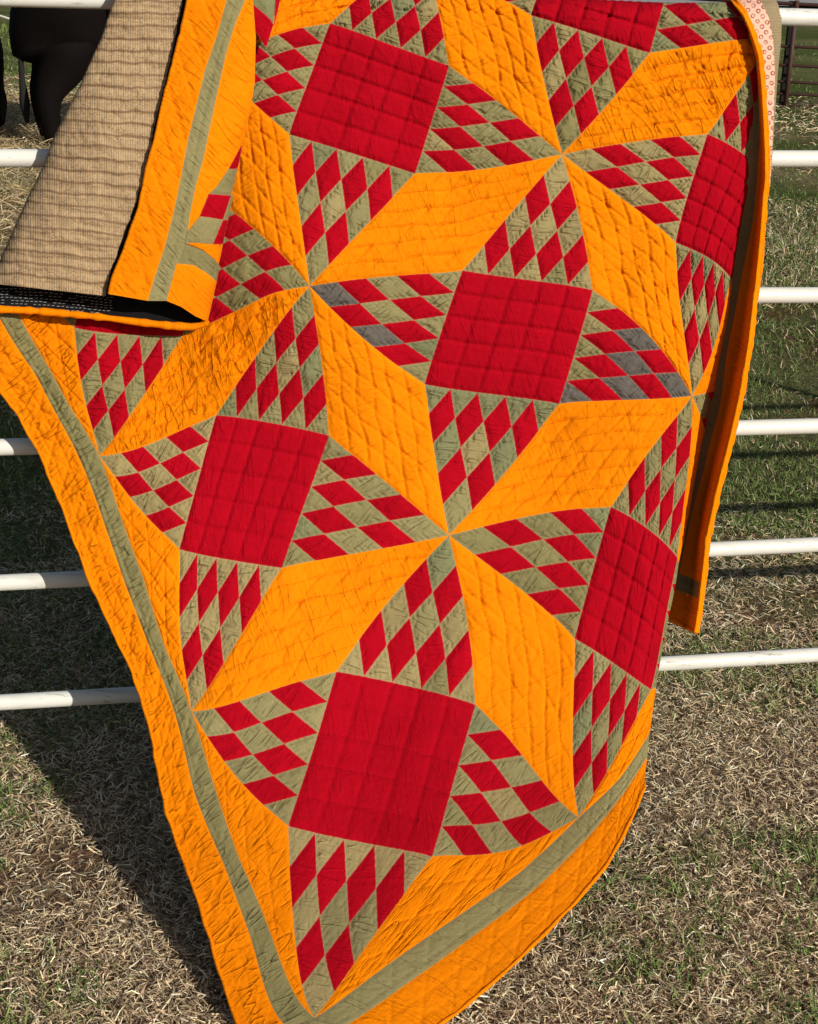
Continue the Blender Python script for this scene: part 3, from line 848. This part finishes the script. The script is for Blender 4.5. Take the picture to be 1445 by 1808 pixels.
# ---- outer edge of the quilt seen behind its right side
ED = np.array([(1296, -8), (1302, 2), (1320, 25), (1335, 60), (1347, 100), (1352, 150), (1355, 200), (1358, 260), (1359, 313), (1355, 352), (1349, 430), (1341, 508), (1339, 520), (1330, 600), (1314, 695), (1295, 780), (1271, 875), (1255, 950), (1246, 1032), (1240, 1080), (1234, 1118)])
edx = lambda y: np.interp(y, ED[:, 1], ED[:, 0])
def edge_off(y):
    return np.interp(y, [-10, 40, 230, 520, 700, 900, 1120], [0.022, 0.026, 0.026, 0.066, 0.10, 0.10, 0.085])
BW = 10.0
def p_strip(x, y, h, T, S):
    w = np.maximum(edx(y) - BW - x, 0) / 960.
    o_ = edge_off(y) - 5.0 * w - 0.002 + 0.01 * noise(x / 30., y / 90.) * np.clip(w / .02, 0, 1) + h
    return crest_fix(place(x, y, np.maximum(o_, -0.003 + 0.6 * h + 0 * w), scale=0.75), x, y, 4)
def inner_x(y):        # hidden behind the hanging face
    return np.minimum(sil(y) - 10, edx(y) - 14)
oy = np.array([60, 110, 230, 313, 391, 480, 560, 618, 696, 725, 783, 831, 872, 927, 970, 1012])
ox = np.array([1329, 1338, 1343, 1338, 1330, 1312, 1297, 1285, 1275, 1270, 1254, 1243, 1231, 1218, 1209, 1200])
ox = np.minimum(ox, edx(oy) - BW - 1)
A = [(x, y) for x, y in zip(ox, oy)]
B = [(edx(y) - BW + 4, y) for y in np.append(oy[:-1], 1030)]
ruled('orange_border', A, B, p_strip, ORG, quilt, wr=.0012)
A2 = [(min(sil(y) - 14, ox[k] - 3), y) for k, y in enumerate(oy)]
A2[-1] = (1184, 1006)
ruled('olive_sash', A2, A, p_strip, GRN[3], quilt, wr=.0012)
ruled('olive_sash', [(1184, 1006), (1200, 1012), (1241, 1029)], [(1176, 1034), (1195, 1041), (1236, 1058)], p_strip, GRN[3], quilt, wr=.001)
ruled('orange_border', [(1176, 1034), (1195, 1041), (1236, 1058)], [(1160, 1083), (1185, 1093), (1230, 1116)], p_strip, ORG, quilt, wr=.0016)
def p_band(x, y, h, T, S):
    s = np.clip((edx(y) - x) / BW, 0, 1)
    return crest_fix(place(x, y, edge_off(y) + 0.006 * np.sqrt(np.clip(1 - (2 * s - 1) ** 2, 0, 1)) - 0.004 * (1 - s) + h, scale=0.75), x, y, 4)
bA = [(edx(y) - BW, y) for y in np.linspace(-8, 1114, 60)]
bB = [(edx(y) + 1.2 * noise(y / 9., 1.), y) for y in np.linspace(-8, 1118, 120)]
ruled('binding_or_shade_edge', bA, bB, p_band, ORG, quilt, step=2.5, wr=.0012, ang=1.3)
tube_px('binding_or_shade_edge', [(edx(y) - 1.5, y) for y in np.linspace(-8, 1116, 80)], lambda x, y, h, T, S: p_band(x, y, h - .006, T, S), 0.0035, ORG, quilt, n=260, rough=.5)
tube_px('binding_or_shade_edge', [(1160, 1084), (1185, 1094), (1212, 1108), (1232, 1117)], p_strip, 0.0035, ORG, quilt)
# printed cloth of the back turned over the rail
PR = [(1342, -8), (1345, 2), (1358, 30), (1366, 70), (1369, 130), (1367, 200), (1364, 260), (1362, 300), (1360, 330)]
PT = [(1366, -8), (1374, 6), (1381, 30), (1380, 70), (1374, 130), (1370, 190), (1366, 250), (1363, 300), (1360, 330)]
def p_print(x, y, h, T, S):
    w = np.maximum(x - edx(y), 0) / 960.
    return crest_fix(place(x, y, edge_off(y) - 0.004 - 0.35 * w + h, scale=0.75), x, y, 4)
pe = [(edx(y) - 2, y) for y in (-8, 2, 30, 70, 130, 200, 260, 300, 330)]
ruled('printed_lining', pe, PR, p_print, PINK, quilt, step=2.5, wr=.0008)
RIBM = plain_mat('ribbed_tan_cloth', (0.24, 0.18, 0.10), (0.34, 0.26, 0.15), sc=.2)
o = ruled('sleeve', PR, PT, lambda x, y, h, T, S: crest_fix(place(x, y, edge_off(y) - 0.008 - 0.35 * np.maximum(x - edx(y), 0) / 960. - 0.012 * T ** 2 + h + 0.0012 * np.sin(y * 2 * math.pi / 5.0), scale=0.75), x, y, 4), RIBM, quilt, step=1.3, wr=.0006)

# ------------------------------------------------------------------ white pipe fence
def wpaint():
    m, nt, b = newmat('white_enamel', 0.42, 0.4)
    g = N(nt, 'ShaderNodeNewGeometry')
    tc = N(nt, 'ShaderNodeTexCoord')
    n1 = noise_n(nt, scaled(nt, tc.outputs['Object'], (4, 30, 30)), 1.0, 5, .7)
    n2 = noise_n(nt, scaled(nt, tc.outputs['Object'], (3, 60, 60)), 1.5, 4, .8)
    c = mixc(nt, ramp(nt, n1, [(0.52, 0.0), (0.72, .55)]), (0.76, 0.75, 0.68), (0.50, 0.48, 0.40))
    c = mixc(nt, ramp(nt, n2, [(0.60, 0.0), (0.68, 0.6)]), c, (0.25, 0.2, 0.14))
    nt.links.new(c, b.inputs['Base Color'])
    bump(nt, n2, 0.0005, .5, b)
    return m
WHITE = wpaint()
fence = empty('pipe_fence', (0, D0, 0), 'white painted pipe fence of six rails that carries the quilt', 'fence')
FD = np.array([math.cos(YAW), math.sin(YAW), 0])
def pt_fence(x, y): return place([x], [y], 0.0, use_hang=False)[0]
RAILS = [((80, -4), (1400, 30)), ((40, 279), (1400, 280)), ((40, 524), (1400, 521)), ((35, 788.6), (1400, 753)), ((40, 1027), (1400, 963.5)), ((40, 1238), (1400, 1158.7))]
def pipe(name, a, b, rad, mat, parent, seg=24, n=1, bend=0.0):
    a = np.array(a, float); b = np.array(b, float)
    d = b - a; L = np.linalg.norm(d); d /= L
    up = np.array([0, 0, 1.]) if abs(d[2]) < .9 else np.array([1., 0, 0])
    s = np.cross(d, up); s /= np.linalg.norm(s); t = np.cross(s, d)
    th = np.linspace(0, 2 * math.pi, seg, endpoint=False)
    ring = np.cos(th)[:, None] * s + np.sin(th)[:, None] * t
    V = []
    for k in range(n + 1):
        c = a + d * L * k / n + t * bend * math.sin(math.pi * k / n)
        V.append(c + ring * rad)
    V += [np.array([a]), np.array([b])]
    V = np.concatenate(V)
    f = []
    for k in range(n):
        for j in range(seg):
            f.append((k * seg + j, k * seg + (j + 1) % seg, (k + 1) * seg + (j + 1) % seg, (k + 1) * seg + j))
    c0 = (n + 1) * seg
    f3 = [(c0, (j + 1) % seg, j) for j in range(seg)] + [(c0 + 1, n * seg + j, n * seg + (j + 1) % seg) for j in range(seg)]
    me = raw_mesh(name, V, f, f3, True, None, None, V[:, :2])
    return link(name, me, mat, parent)
for (x0, y0), (x1, y1) in RAILS:
    a, b = pt_fence(x0, y0), pt_fence(x1, y1)
    d = (b - a) / np.linalg.norm(b - a)
    ta = (-2.6 - a[0]) / d[0]; tb = (3.4 - a[0]) / d[0]
    pipe('rail', a + d * ta, a + d * tb, 0.0150, WHITE, fence, n=12)
for xx in (-2.6, 3.4):
    p = FP + FD * (xx / FD[0])
    pipe('post', (p[0], p[1], -0.3), (p[0], p[1], 1.55), 0.024, WHITE, fence)

# ------------------------------------------------------------------ ground
def gz(x, y):
    d = np.hypot(x, y)
    k = np.clip(d / 3.0, 0.25, 6)
    return 0.010 * noise(x * 2.1 + 40, y * 2.1 + 11) + 0.02 * noise(x * .35 + 3, y * .35 + 9) * np.clip(k - .6, 0, 2) + 0.056 * sstep(60, 8, y)
def ground_mat():
    m, nt, b = newmat('pasture', 1.0, 0.02)
    tc = N(nt, 'ShaderNodeTexCoord'); p = tc.outputs['Object']
    sep = N(nt, 'ShaderNodeSeparateXYZ'); nt.links.new(p, sep.inputs[0])
    dist = sep.outputs[1]
    n1 = noise_n(nt, p, 1.3, 6, .65); n2 = noise_n(nt, p, 14, 5, .75); n3 = noise_n(nt, p, 0.35, 4, .6)
    n4 = noise_n(nt, scaled(nt, p, (1, .45, 1)), 5.0, 6, .7)
    soil = mixc(nt, n2, (0.10, 0.07, 0.04), (0.34, 0.25, 0.15))
    red = mixc(nt, n2, (0.07, 0.028, 0.016), (0.20, 0.085, 0.05))
    grn = mixc(nt, n4, (0.045, 0.062, 0.018), (0.13, 0.15, 0.045))
    k0 = N(nt, 'ShaderNodeMapRange'); k0.inputs[1].default_value = 2.7; k0.inputs[2].default_value = 3.6; k0.inputs[4].default_value = .7
    nt.links.new(dist, k0.inputs[0])
    soil = mixc(nt, k0.outputs[0], soil, grn)
    c = mixc(nt, ramp(nt, n1, [(0.50, 0.0), (0.62, 1.0)]), soil, red)
    dry = mixc(nt, n4, (0.16, 0.115, 0.06), (0.33, 0.25, 0.14))
    far = mixc(nt, ramp(nt, n3, [(0.45, 0.0), (0.6, 1.0)]), grn, dry)
    far = mixc(nt, ramp(nt, n1, [(0.56, 0.0), (0.66, .7)]), far, red)
    k = N(nt, 'ShaderNodeMapRange'); k.inputs[1].default_value = 5.0; k.inputs[2].default_value = 10.0
    nt.links.new(dist, k.inputs[0])
    c = mixc(nt, k.outputs[0], c, far)
    # trampled straw by the cattle
    hx = N(nt, 'ShaderNodeMapRange'); hx.inputs[1].default_value = 0.5; hx.inputs[2].default_value = -0.6
    nt.links.new(sep.outputs[0], hx.inputs[0])
    h1 = N(nt, 'ShaderNodeMapRange'); h1.inputs[1].default_value = 6.5; h1.inputs[2].default_value = 8.5; nt.links.new(dist, h1.inputs[0])
    h2 = N(nt, 'ShaderNodeMapRange'); h2.inputs[1].default_value = 17.0; h2.inputs[2].default_value = 15.0; nt.links.new(dist, h2.inputs[0])
    hm = mth(nt, 'MULTIPLY', mth(nt, 'MULTIPLY', hx.outputs[0], h1.outputs[0]), h2.outputs[0])
    straw = mixc(nt, n4, (0.13, 0.085, 0.045), (0.50, 0.37, 0.20))
    c = mixc(nt, hm, c, straw)
    # farther pasture
    k2 = N(nt, 'ShaderNodeMapRange'); k2.inputs[1].default_value = 19.; k2.inputs[2].default_value = 22.0; nt.links.new(dist, k2.inputs[0])
    past = mixc(nt, ramp(nt, n3, [(0.4, 0.0), (0.65, 1.0)]), (0.085, 0.105, 0.03), (0.17, 0.16, 0.065))
    c = mixc(nt, k2.outputs[0], c, past)
    nt.links.new(c, b.inputs['Base Color'])
    bump(nt, mth(nt, 'ADD', n2, n4), 0.03, 1.0, b)
    return m
gs = np.sinh(np.linspace(-1, 1, 181) * 6.0) / math.sinh(6.0)
gx = gs * 260.0
gyv = gs * 260.0 + 3.0
GX, GY = np.meshgrid(gx, gyv, indexing='ij')
GZ = gz(GX.ravel(), GY.ravel())
Vg = np.stack([GX.ravel(), GY.ravel(), GZ], -1)
ii = np.arange(180)[:, None] * 181 + np.arange(180)[None]
fg = np.stack([ii, ii + 181, ii + 182, ii + 1], -1).reshape(-1, 4)
o = link('ground', raw_mesh('ground', Vg, fg, None, True), ground_mat())
o['kind'] = 'structure'

def blade_mat():
    m, nt, b = newmat('grass_blades', 0.75, 0.15)
    a = N(nt, 'ShaderNodeVertexColor', layer_name='Col')
    nt.links.new(a.outputs[0], b.inputs['Base Color'])
    return m
BM = blade_mat()
def blades(x, y, L, wd, el, az, curl, base, col):
    n = len(x)
    z = gz(x, y) + base
    dx, dy = np.cos(az), np.sin(az)
    s = np.stack([-dy, dx, np.zeros(n)], -1)
    # twist the ribbon a little
    tw = rng.normal(0, .6, n)
    s = s * np.cos(tw)[:, None]; s[:, 2] += np.sin(tw)
    p0 = np.stack([x, y, z], -1)
    d1 = np.stack([dx * np.cos(el), dy * np.cos(el), np.sin(el)], -1)
    el2 = el - curl
    az2 = az + rng.normal(0, .45, n)
    d2 = np.stack([np.cos(az2) * np.cos(el2), np.sin(az2) * np.cos(el2), np.sin(el2)], -1)
    p1 = p0 + d1 * (L * .5)[:, None]; p2 = p1 + d2 * (L * .5)[:, None]
    p2[:, 2] = np.maximum(p2[:, 2], gz(p2[:, 0], p2[:, 1]) + .001)
    w = (wd / 2)[:, None]
    V = np.stack([p0 - s * w, p0 + s * w, p1 + s * w * .8, p1 - s * w * .8, p2], 1).reshape(-1, 3)
    k = np.arange(n)[:, None] * 5
    return V, k + np.array([[0, 1, 2, 3]]), k + np.array([[3, 2, 4]]), np.repeat(col, 5, axis=0)
def frustum(n, d0, d1, m=0.25, power=1.0):
    d = d0 + (d1 - d0) * rng.random(n) ** power
    x = (rng.random(n) * 2 - 1) * (d * .31 + m)
    return x, d
def pick(cols, n, jit=.25):
    c = np.array(cols)[rng.integers(0, len(cols), n)]
    return c * (1 + rng.normal(0, jit, (n, 1))).clip(.4, 1.7)
DRY = [(0.80, 0.61, 0.37), (0.66, 0.50, 0.29), (0.45, 0.32, 0.18), (0.85, 0.74, 0.52), (0.30, 0.20, 0.12), (0.62, 0.49, 0.33)]
GRS = [(0.11, 0.17, 0.04), (0.15, 0.21, 0.06), (0.09, 0.13, 0.035), (0.19, 0.22, 0.075)]
parts = []
def add(*a):
    parts.append(blades(*a))
def straw_bias(x, y): return noise(x * 1.7 + 7, y * 1.7 + 2)
# near dry thatch
n = 190000
x, y = frustum(n, 1.55, 4.2, .3, 1.15)
gd = straw_bias(x, y)
keep = (rng.random(n) < np.clip(1.15 - (y - 2.9) * .62 + gd * .25, .10, 1) * np.where(noise(x * 3.2 + 60, y * 3.2 + 13) < -.42, .35, 1))
x, y = x[keep], y[keep]; n = len(x)
add(x, y, rng.uniform(.009, .034, n), rng.uniform(.001, .0027, n), rng.uniform(.02, .7, n) ** 1.3, rng.uniform(0, 6.283, n), rng.uniform(-.3, 1.0, n), rng.uniform(0, .012, n), pick(DRY, n))
# near green tufts
nt_ = 2700
tx, ty = frustum(nt_, 1.6, 4.6, .3)
tk = noise(tx * 2.3 + 20, ty * 2.3 + 5) + .25 * (ty - 2.6) > -.12
tk &= ~((ty < 2.35) & (tx > -.42) & (tx < .30))        # pressed flat under the hem
tx, ty = tx[tk], ty[tk]
per = 16
x = np.repeat(tx, per) + rng.normal(0, .018, len(tx) * per); y = np.repeat(ty, per) + rng.normal(0, .018, len(tx) * per); n = len(x)
add(x, y, rng.uniform(.02, .055, n), rng.uniform(.0018, .0036, n), rng.uniform(.2, 1.2, n), rng.uniform(0, 6.283, n), rng.uniform(.1, 1.0, n), rng.uniform(0, .004, n), pick(GRS, n, .2) * 1.2)
# short green grass farther out
n = 230000
x, y = frustum(n, 2.7, 10.5, .3, 1.35)
k_ = noise(x * 1.1 + 31, y * 1.1 + 17)
keep = rng.random(n) < np.clip((.72 + k_ * 1.0) * sstep(2.6, 3.5, y), .08, 1) * np.where(noise(x * 2.2 + 60, y * 2.2 + 13) < -.38, .12, 1)
x, y = x[keep], y[keep]; n = len(x)
sc = np.clip(y / 4.5, .8, 2.4)
c = pick(GRS, n, .18); dr = rng.random(n) < .18 + .25 * sstep(6, 9, y); c[dr] = pick(DRY, int(dr.sum()), .2) * .8
add(x, y, rng.uniform(.018, .042, n) * sc, rng.uniform(.0018, .0034, n) * sc, rng.uniform(.25, 1.4, n), rng.uniform(0, 6.283, n), rng.uniform(0, 1., n), rng.uniform(-.004, .004, n), c)
# dry stalks over the middle distance
n = 60000
x, y = frustum(n, 3.2, 20, .4, 1.6)
k_ = noise(x * .8 + 51, y * .8 + 7)
keep = rng.random(n) < np.clip(.35 + k_ * 1.2 + .3 * sstep(7, 9, y), .04, 1)
x, y = x[keep], y[keep]; n = len(x)
sc = np.clip(y / 4., 1, 4)
add(x, y, rng.uniform(.02, .05, n) * sc ** .7, rng.uniform(.0015, .003, n) * sc, rng.uniform(.02, .5, n), rng.uniform(0, 6.283, n), rng.uniform(0, .8, n), rng.uniform(0, .01, n), pick(DRY, n))
# far green
n = 60000
x, y = frustum(n, 10, 34, .5, 1.3)
sc = y / 5.
k_ = noise(x * .5 + 5, y * .3 + 7)
keep = rng.random(n) < np.clip(.6 + k_, .05, 1) * np.where((x < -.6) & (y < 17), .15, 1)
x, y, sc = x[keep], y[keep], sc[keep]; n = len(x)
add(x, y, rng.uniform(.02, .045, n) * sc ** .7, rng.uniform(.0018, .003, n) * sc, rng.uniform(.3, 1.3, n), rng.uniform(0, 6.283, n), rng.uniform(0, 1., n), np.zeros(n), pick(GRS, n, .25) * 1.1)
def join_blades(name, parts, kind='stuff'):
    off = 0; VV, F4, F3, CC = [], [], [], []
    for v, f4, f3, c in parts:
        VV.append(v); F4.append(f4 + off); F3.append(f3 + off); CC.append(c); off += len(v)
    me = raw_mesh(name, np.concatenate(VV), np.concatenate(F4), np.concatenate(F3), False, None, np.concatenate(CC).clip(0, 1))
    o = link(name, me, BM)
    o['kind'] = kind
    return o
o = join_blades('grass', parts)
prop(o, 'short pasture grass, dry straw coloured in front and green behind the fence', 'grass')
# straw by the cattle
n = 42000
d = 7.0 + 10.0 * rng.random(n) ** 1.1
x = -.31 * d * 1.15 + rng.random(n) * (d * .31 * 1.3)
k_ = noise(x * 2. + 3, d * 1.0 + 4)
keep = rng.random(n) < np.clip(.7 + k_ * .6, 0, 1) * sstep(7, 9, d + k_)
x, y = x[keep], d[keep]; n = len(x)
c = pick([(0.50, 0.38, 0.20), (0.42, 0.30, 0.15), (0.58, 0.47, 0.28), (0.22, 0.15, 0.085)], n, .2)
o = join_blades('straw', [blades(x, y, rng.uniform(.06, .22, n), rng.uniform(.004, .009, n), rng.uniform(.0, .6, n), rng.uniform(0, 6.283, n), rng.uniform(0, .8, n), rng.uniform(0, .05, n), c)])
prop(o, 'loose yellow straw scattered around the black cattle', 'straw')

# ------------------------------------------------------------------ cattle
def hide_mat():
    m, nt, b = newmat('black_hide', 0.8, 0.06)
    tc = N(nt, 'ShaderNodeTexCoord').outputs['Object']
    n = noise_n(nt, tc, 3.0, 4); f = noise_n(nt, scaled(nt, tc, (60, 60, 14)), 1.0, 3)
    c = mixc(nt, n, (0.0025, 0.002, 0.002), (0.009, 0.006, 0.005))
    nt.links.new(c, b.inputs['Base Color'])
    bump(nt, f, 0.01, .5, b)
    return m
HIDE = hide_mat()
TAILM = plain_mat('dusty_tail_hair', (0.010, 0.009, 0.009), (0.035, 0.032, 0.030), sc=30)
MUD = plain_mat('brown_rump_hair', (0.05, 0.022, 0.008), (0.09, 0.04, 0.015), sc=20)
def skin(name, verts, edges, radii, mat, parent, sub=2, root=0):
    me = bpy.data.meshes.new(name)
    me.from_pydata(verts, edges, [])
    o = link(name, me, mat, parent)
    sm = o.modifiers.new('skin', 'SKIN')
    sm.use_smooth_shade = True
    for v, r_ in zip(me.skin_vertices[0].data, radii):
        v.radius = r_ if isinstance(r_, tuple) else (r_, r_)
        v.use_root = False
    me.skin_vertices[0].data[root].use_root = True
    s = o.modifiers.new('sub', 'SUBSURF'); s.levels = sub; s.render_levels = sub
    return o
def cow(name, loc, rot, sc, label):
    """faces +x, hooves at z=0, 1.35 m at the withers for sc = 1"""
    e = bpy.data.objects.new(name, None); COL.objects.link(e)
    e.location = loc; e.rotation_euler = (0, 0, rot); e.scale = (sc, sc, sc)
    prop(e, label, 'cow', 'black cattle behind the fence')
    V = [(-0.80, 0, .96), (-0.48, 0, .93), (0, 0, 0.85), (0.42, 0, 0.88), (0.72, 0, 1.0), (1.0, 0, 1.0), (1.22, 0, .82), (1.42, 0, .62)]
    Rr = [(.36, .42), (.40, .44), (.42, .48), (.38, .45), (.26, .34), (.17, .21), (.13, .16), (.09, .10)]
    V.append((-1.04, 0, .96)); Rr.append((.30, .38))
    E_ = [(i, i + 1) for i in range(7)] + [(0, 8)]
    def leg(pts, rs, at):
        k = len(V)
        for p, r_ in zip(pts, rs): V.append(p); Rr.append(r_)
        E_.append((at, k))
        for i in range(len(pts) - 1): E_.append((k + i, k + i + 1))
    for s in (-1, 1):
        o_ = .07 * s
        leg([(-.70, .19 * s, .80), (-.68 + o_, .19 * s, .60), (-.84 + o_, .19 * s, .42), (-.82 + o_, .19 * s, .18), (-.79 + o_, .19 * s, .05), (-.74 + o_, .19 * s, .03)],
            [(.28, .30), (.19, .20), (.11, .11), (.075, .075), (.075, .075), (.08, .06)], 0)
        leg([(.50, .17 * s, .70), (.50 - o_, .17 * s, .50), (.52 - o_, .17 * s, .40), (.50 - o_, .17 * s, .16), (.53 - o_, .17 * s, .05), (.57 - o_, .17 * s, .03)],
            [(.19, .20), (.11, .12), (.085, .09), (.06, .06), (.065, .065), (.07, .06)], 3)
    for s in (-1, 1):
        leg([(1.20, .13 * s, .93), (1.17, .24 * s, .93)], [(.03, .05), (.015, .04)], 6)
    b = skin('body', V, E_, Rr, HIDE, None)
    b.parent = e
    t = skin('tail', [(-.74, .02, 1.26), (-.88, .03, 1.22), (-.95, .05, 1.0), (-.98, .06, .75), (-.98, .06, .5), (-.97, .06, .34), (-.96, .06, .18)],
             [(i, i + 1) for i in range(6)], [.05, .038, .026, .022, .024, .045, .015], TAILM, None)
    t.parent = e
    # folded haunch hair, paler and brown
    p = None if rot > 1.5 else skin('rump_patch', [(-.885, -.06, 1.14), (-.895, -.06, 1.08), (-.895, -.07, 1.02)], [(0, 1), (1, 2)], [.022, .034, .022], MUD, None, 2)
    if p: p.parent = e
    for s in (-1, 1):
        ey = skin('eye', [(1.28, .105 * s, .80), (1.285, .112 * s, .80)], [(0, 1)], [.018, .012], HIDE, None, 1)
        ey.parent = e
    return e
def on_ground(px, py):
    d = rays([px], [py])[0]
    t = (0.05 - CAM[2]) / d[2]
    return CAM + t * d
g1 = on_ground(84, 262)
cow('cow', (g1[0] + .64, g1[1] + .78, .03), R(40), 1.08, 'large black cow whose hanging tail and brown rump patch show between the top rails')
g2 = on_ground(14, 248)
cow('cow', (g2[0] - .86, g2[1] + .3, .03), R(188), 0.76, 'smaller black cow standing at the far left edge behind the larger one')

# ------------------------------------------------------------------ far fences and things beyond
def rust():
    m, nt, b = newmat('maroon_pipe', 0.6, 0.3)
    tc = N(nt, 'ShaderNodeTexCoord').outputs['Object']
    n = noise_n(nt, tc, 9, 4)
    nt.links.new(mixc(nt, n, (0.045, 0.017, 0.014), (0.10, 0.042, 0.034)), b.inputs['Base Color'])
    return m
RUST = rust()
def at(px, py, dist):
    d = rays([px], [py])[0]
    return CAM + d * (dist / d[1])
gd_ = on_ground(1387, 188)[1]
gate = empty('pipe_gate', tuple(on_ground(1387, 192)), 'maroon pipe gate panel standing across the pasture at the top right', 'gate')
for (y0, y1, xl) in ((2, 9, 1300), (81, 84, 1378), (114, 118, 1376), (143, 147, 1372), (165, 168, 1368), (186, 189, 1365)):
    a = at(xl - 30, y0 - (y1 - y0) * .4, gd_); b = at(1445, y1, gd_); d = b - a
    pipe('rail', a - d * 1.0, b + d * 4.0, 0.017 if y0 > 5 else .022, RUST, gate, seg=12)
for px, t_ in ((1387, .028), (1300, .028), (1560, .03)):
    a = at(px, 190, gd_ - .03); b = at(px + 1, 3, gd_ - .03)
    pipe('post', (a[0], a[1], -.1), (a[0], a[1], b[2] + .02), t_, RUST, gate, seg=12)
fp = empty('post_far', tuple(at(1381, 185, gd_ + .25)), 'dark square post just behind the maroon gate panel', 'post')
bpy.data.objects['post_far'].name = 'gate_post'
def box(name, lo, hi, mat, parent, bev=0.0):
    bm = bmesh.new()
    bmesh.ops.create_cube(bm, size=1)
    for v in bm.verts:
        v.co = Vector([(lo[k] + hi[k]) / 2 + v.co[k] * (hi[k] - lo[k]) for k in range(3)])
    if bev: bmesh.ops.bevel(bm, geom=bm.edges[:], offset=bev, segments=2, affect='EDGES')
    me = bpy.data.meshes.new(name); bm.to_mesh(me); bm.free()
    me.uv_layers.new(name='cloth')
    return link(name, me, mat, parent)
BLK = plain_mat('dark_timber', (0.012, 0.010, 0.009), (0.03, 0.025, 0.02), sc=3)
a = at(1381, 185, gd_ + .25); b = at(1382, 4, gd_ + .25)
box('shaft', (a[0] - .035, a[1] - .035, -.1), (a[0] + .035, a[1] + .035, b[2]), BLK, fp, .006)
box('cap', (a[0] - .045, a[1] - .045, b[2] + .001), (a[0] + .045, a[1] + .045, b[2] + .02), BLK, fp, .006)

# white pole fence beyond the cattle
d2 = on_ground(40, 60)[1]
wf = empty('pole_barrier', tuple(on_ground(40, 60)), 'thin white pole barrier leaning behind the larger cow', 'barrier')
a = at(-60, 8, d2 - 1.0); b = at(35, 39, d2 - 1.0); c = at(150, 76, d2 - 1.)
pipe('rail', a, c, .02, WHITE, wf, seg=10)
a = at(38.5, 2, d2); pipe('post', (a[0], a[1], -.1), tuple(a), .022, WHITE, wf, seg=10)

# parked trailer and gravel yard far beyond the gate
gv = plain_mat('pale_gravel', (0.30, 0.28, 0.26), (0.5, 0.48, 0.46), sc=2)
y0g = on_ground(1400, 12)[1]
V = [(-40, y0g, .012), (60, y0g, .012), (60, y0g + 60, .012), (-40, y0g + 60, .012)]
nx = 40
GXX, GYY = np.meshgrid(np.linspace(-40, 60, nx), np.linspace(y0g, y0g + 60, nx), indexing='ij')
Vy = np.stack([GXX.ravel(), GYY.ravel(), gz(GXX.ravel(), GYY.ravel()) * 0 + .09], -1)
ii = np.arange(nx - 1)[:, None] * nx + np.arange(nx - 1)[None]
me = raw_mesh('gravel_yard', Vy, np.stack([ii, ii + nx, ii + nx + 1, ii + 1], -1).reshape(-1, 4), None, True, None, None, Vy[:, :2] * 30)
o = link('gravel_yard', me, gv); o['kind'] = 'structure'
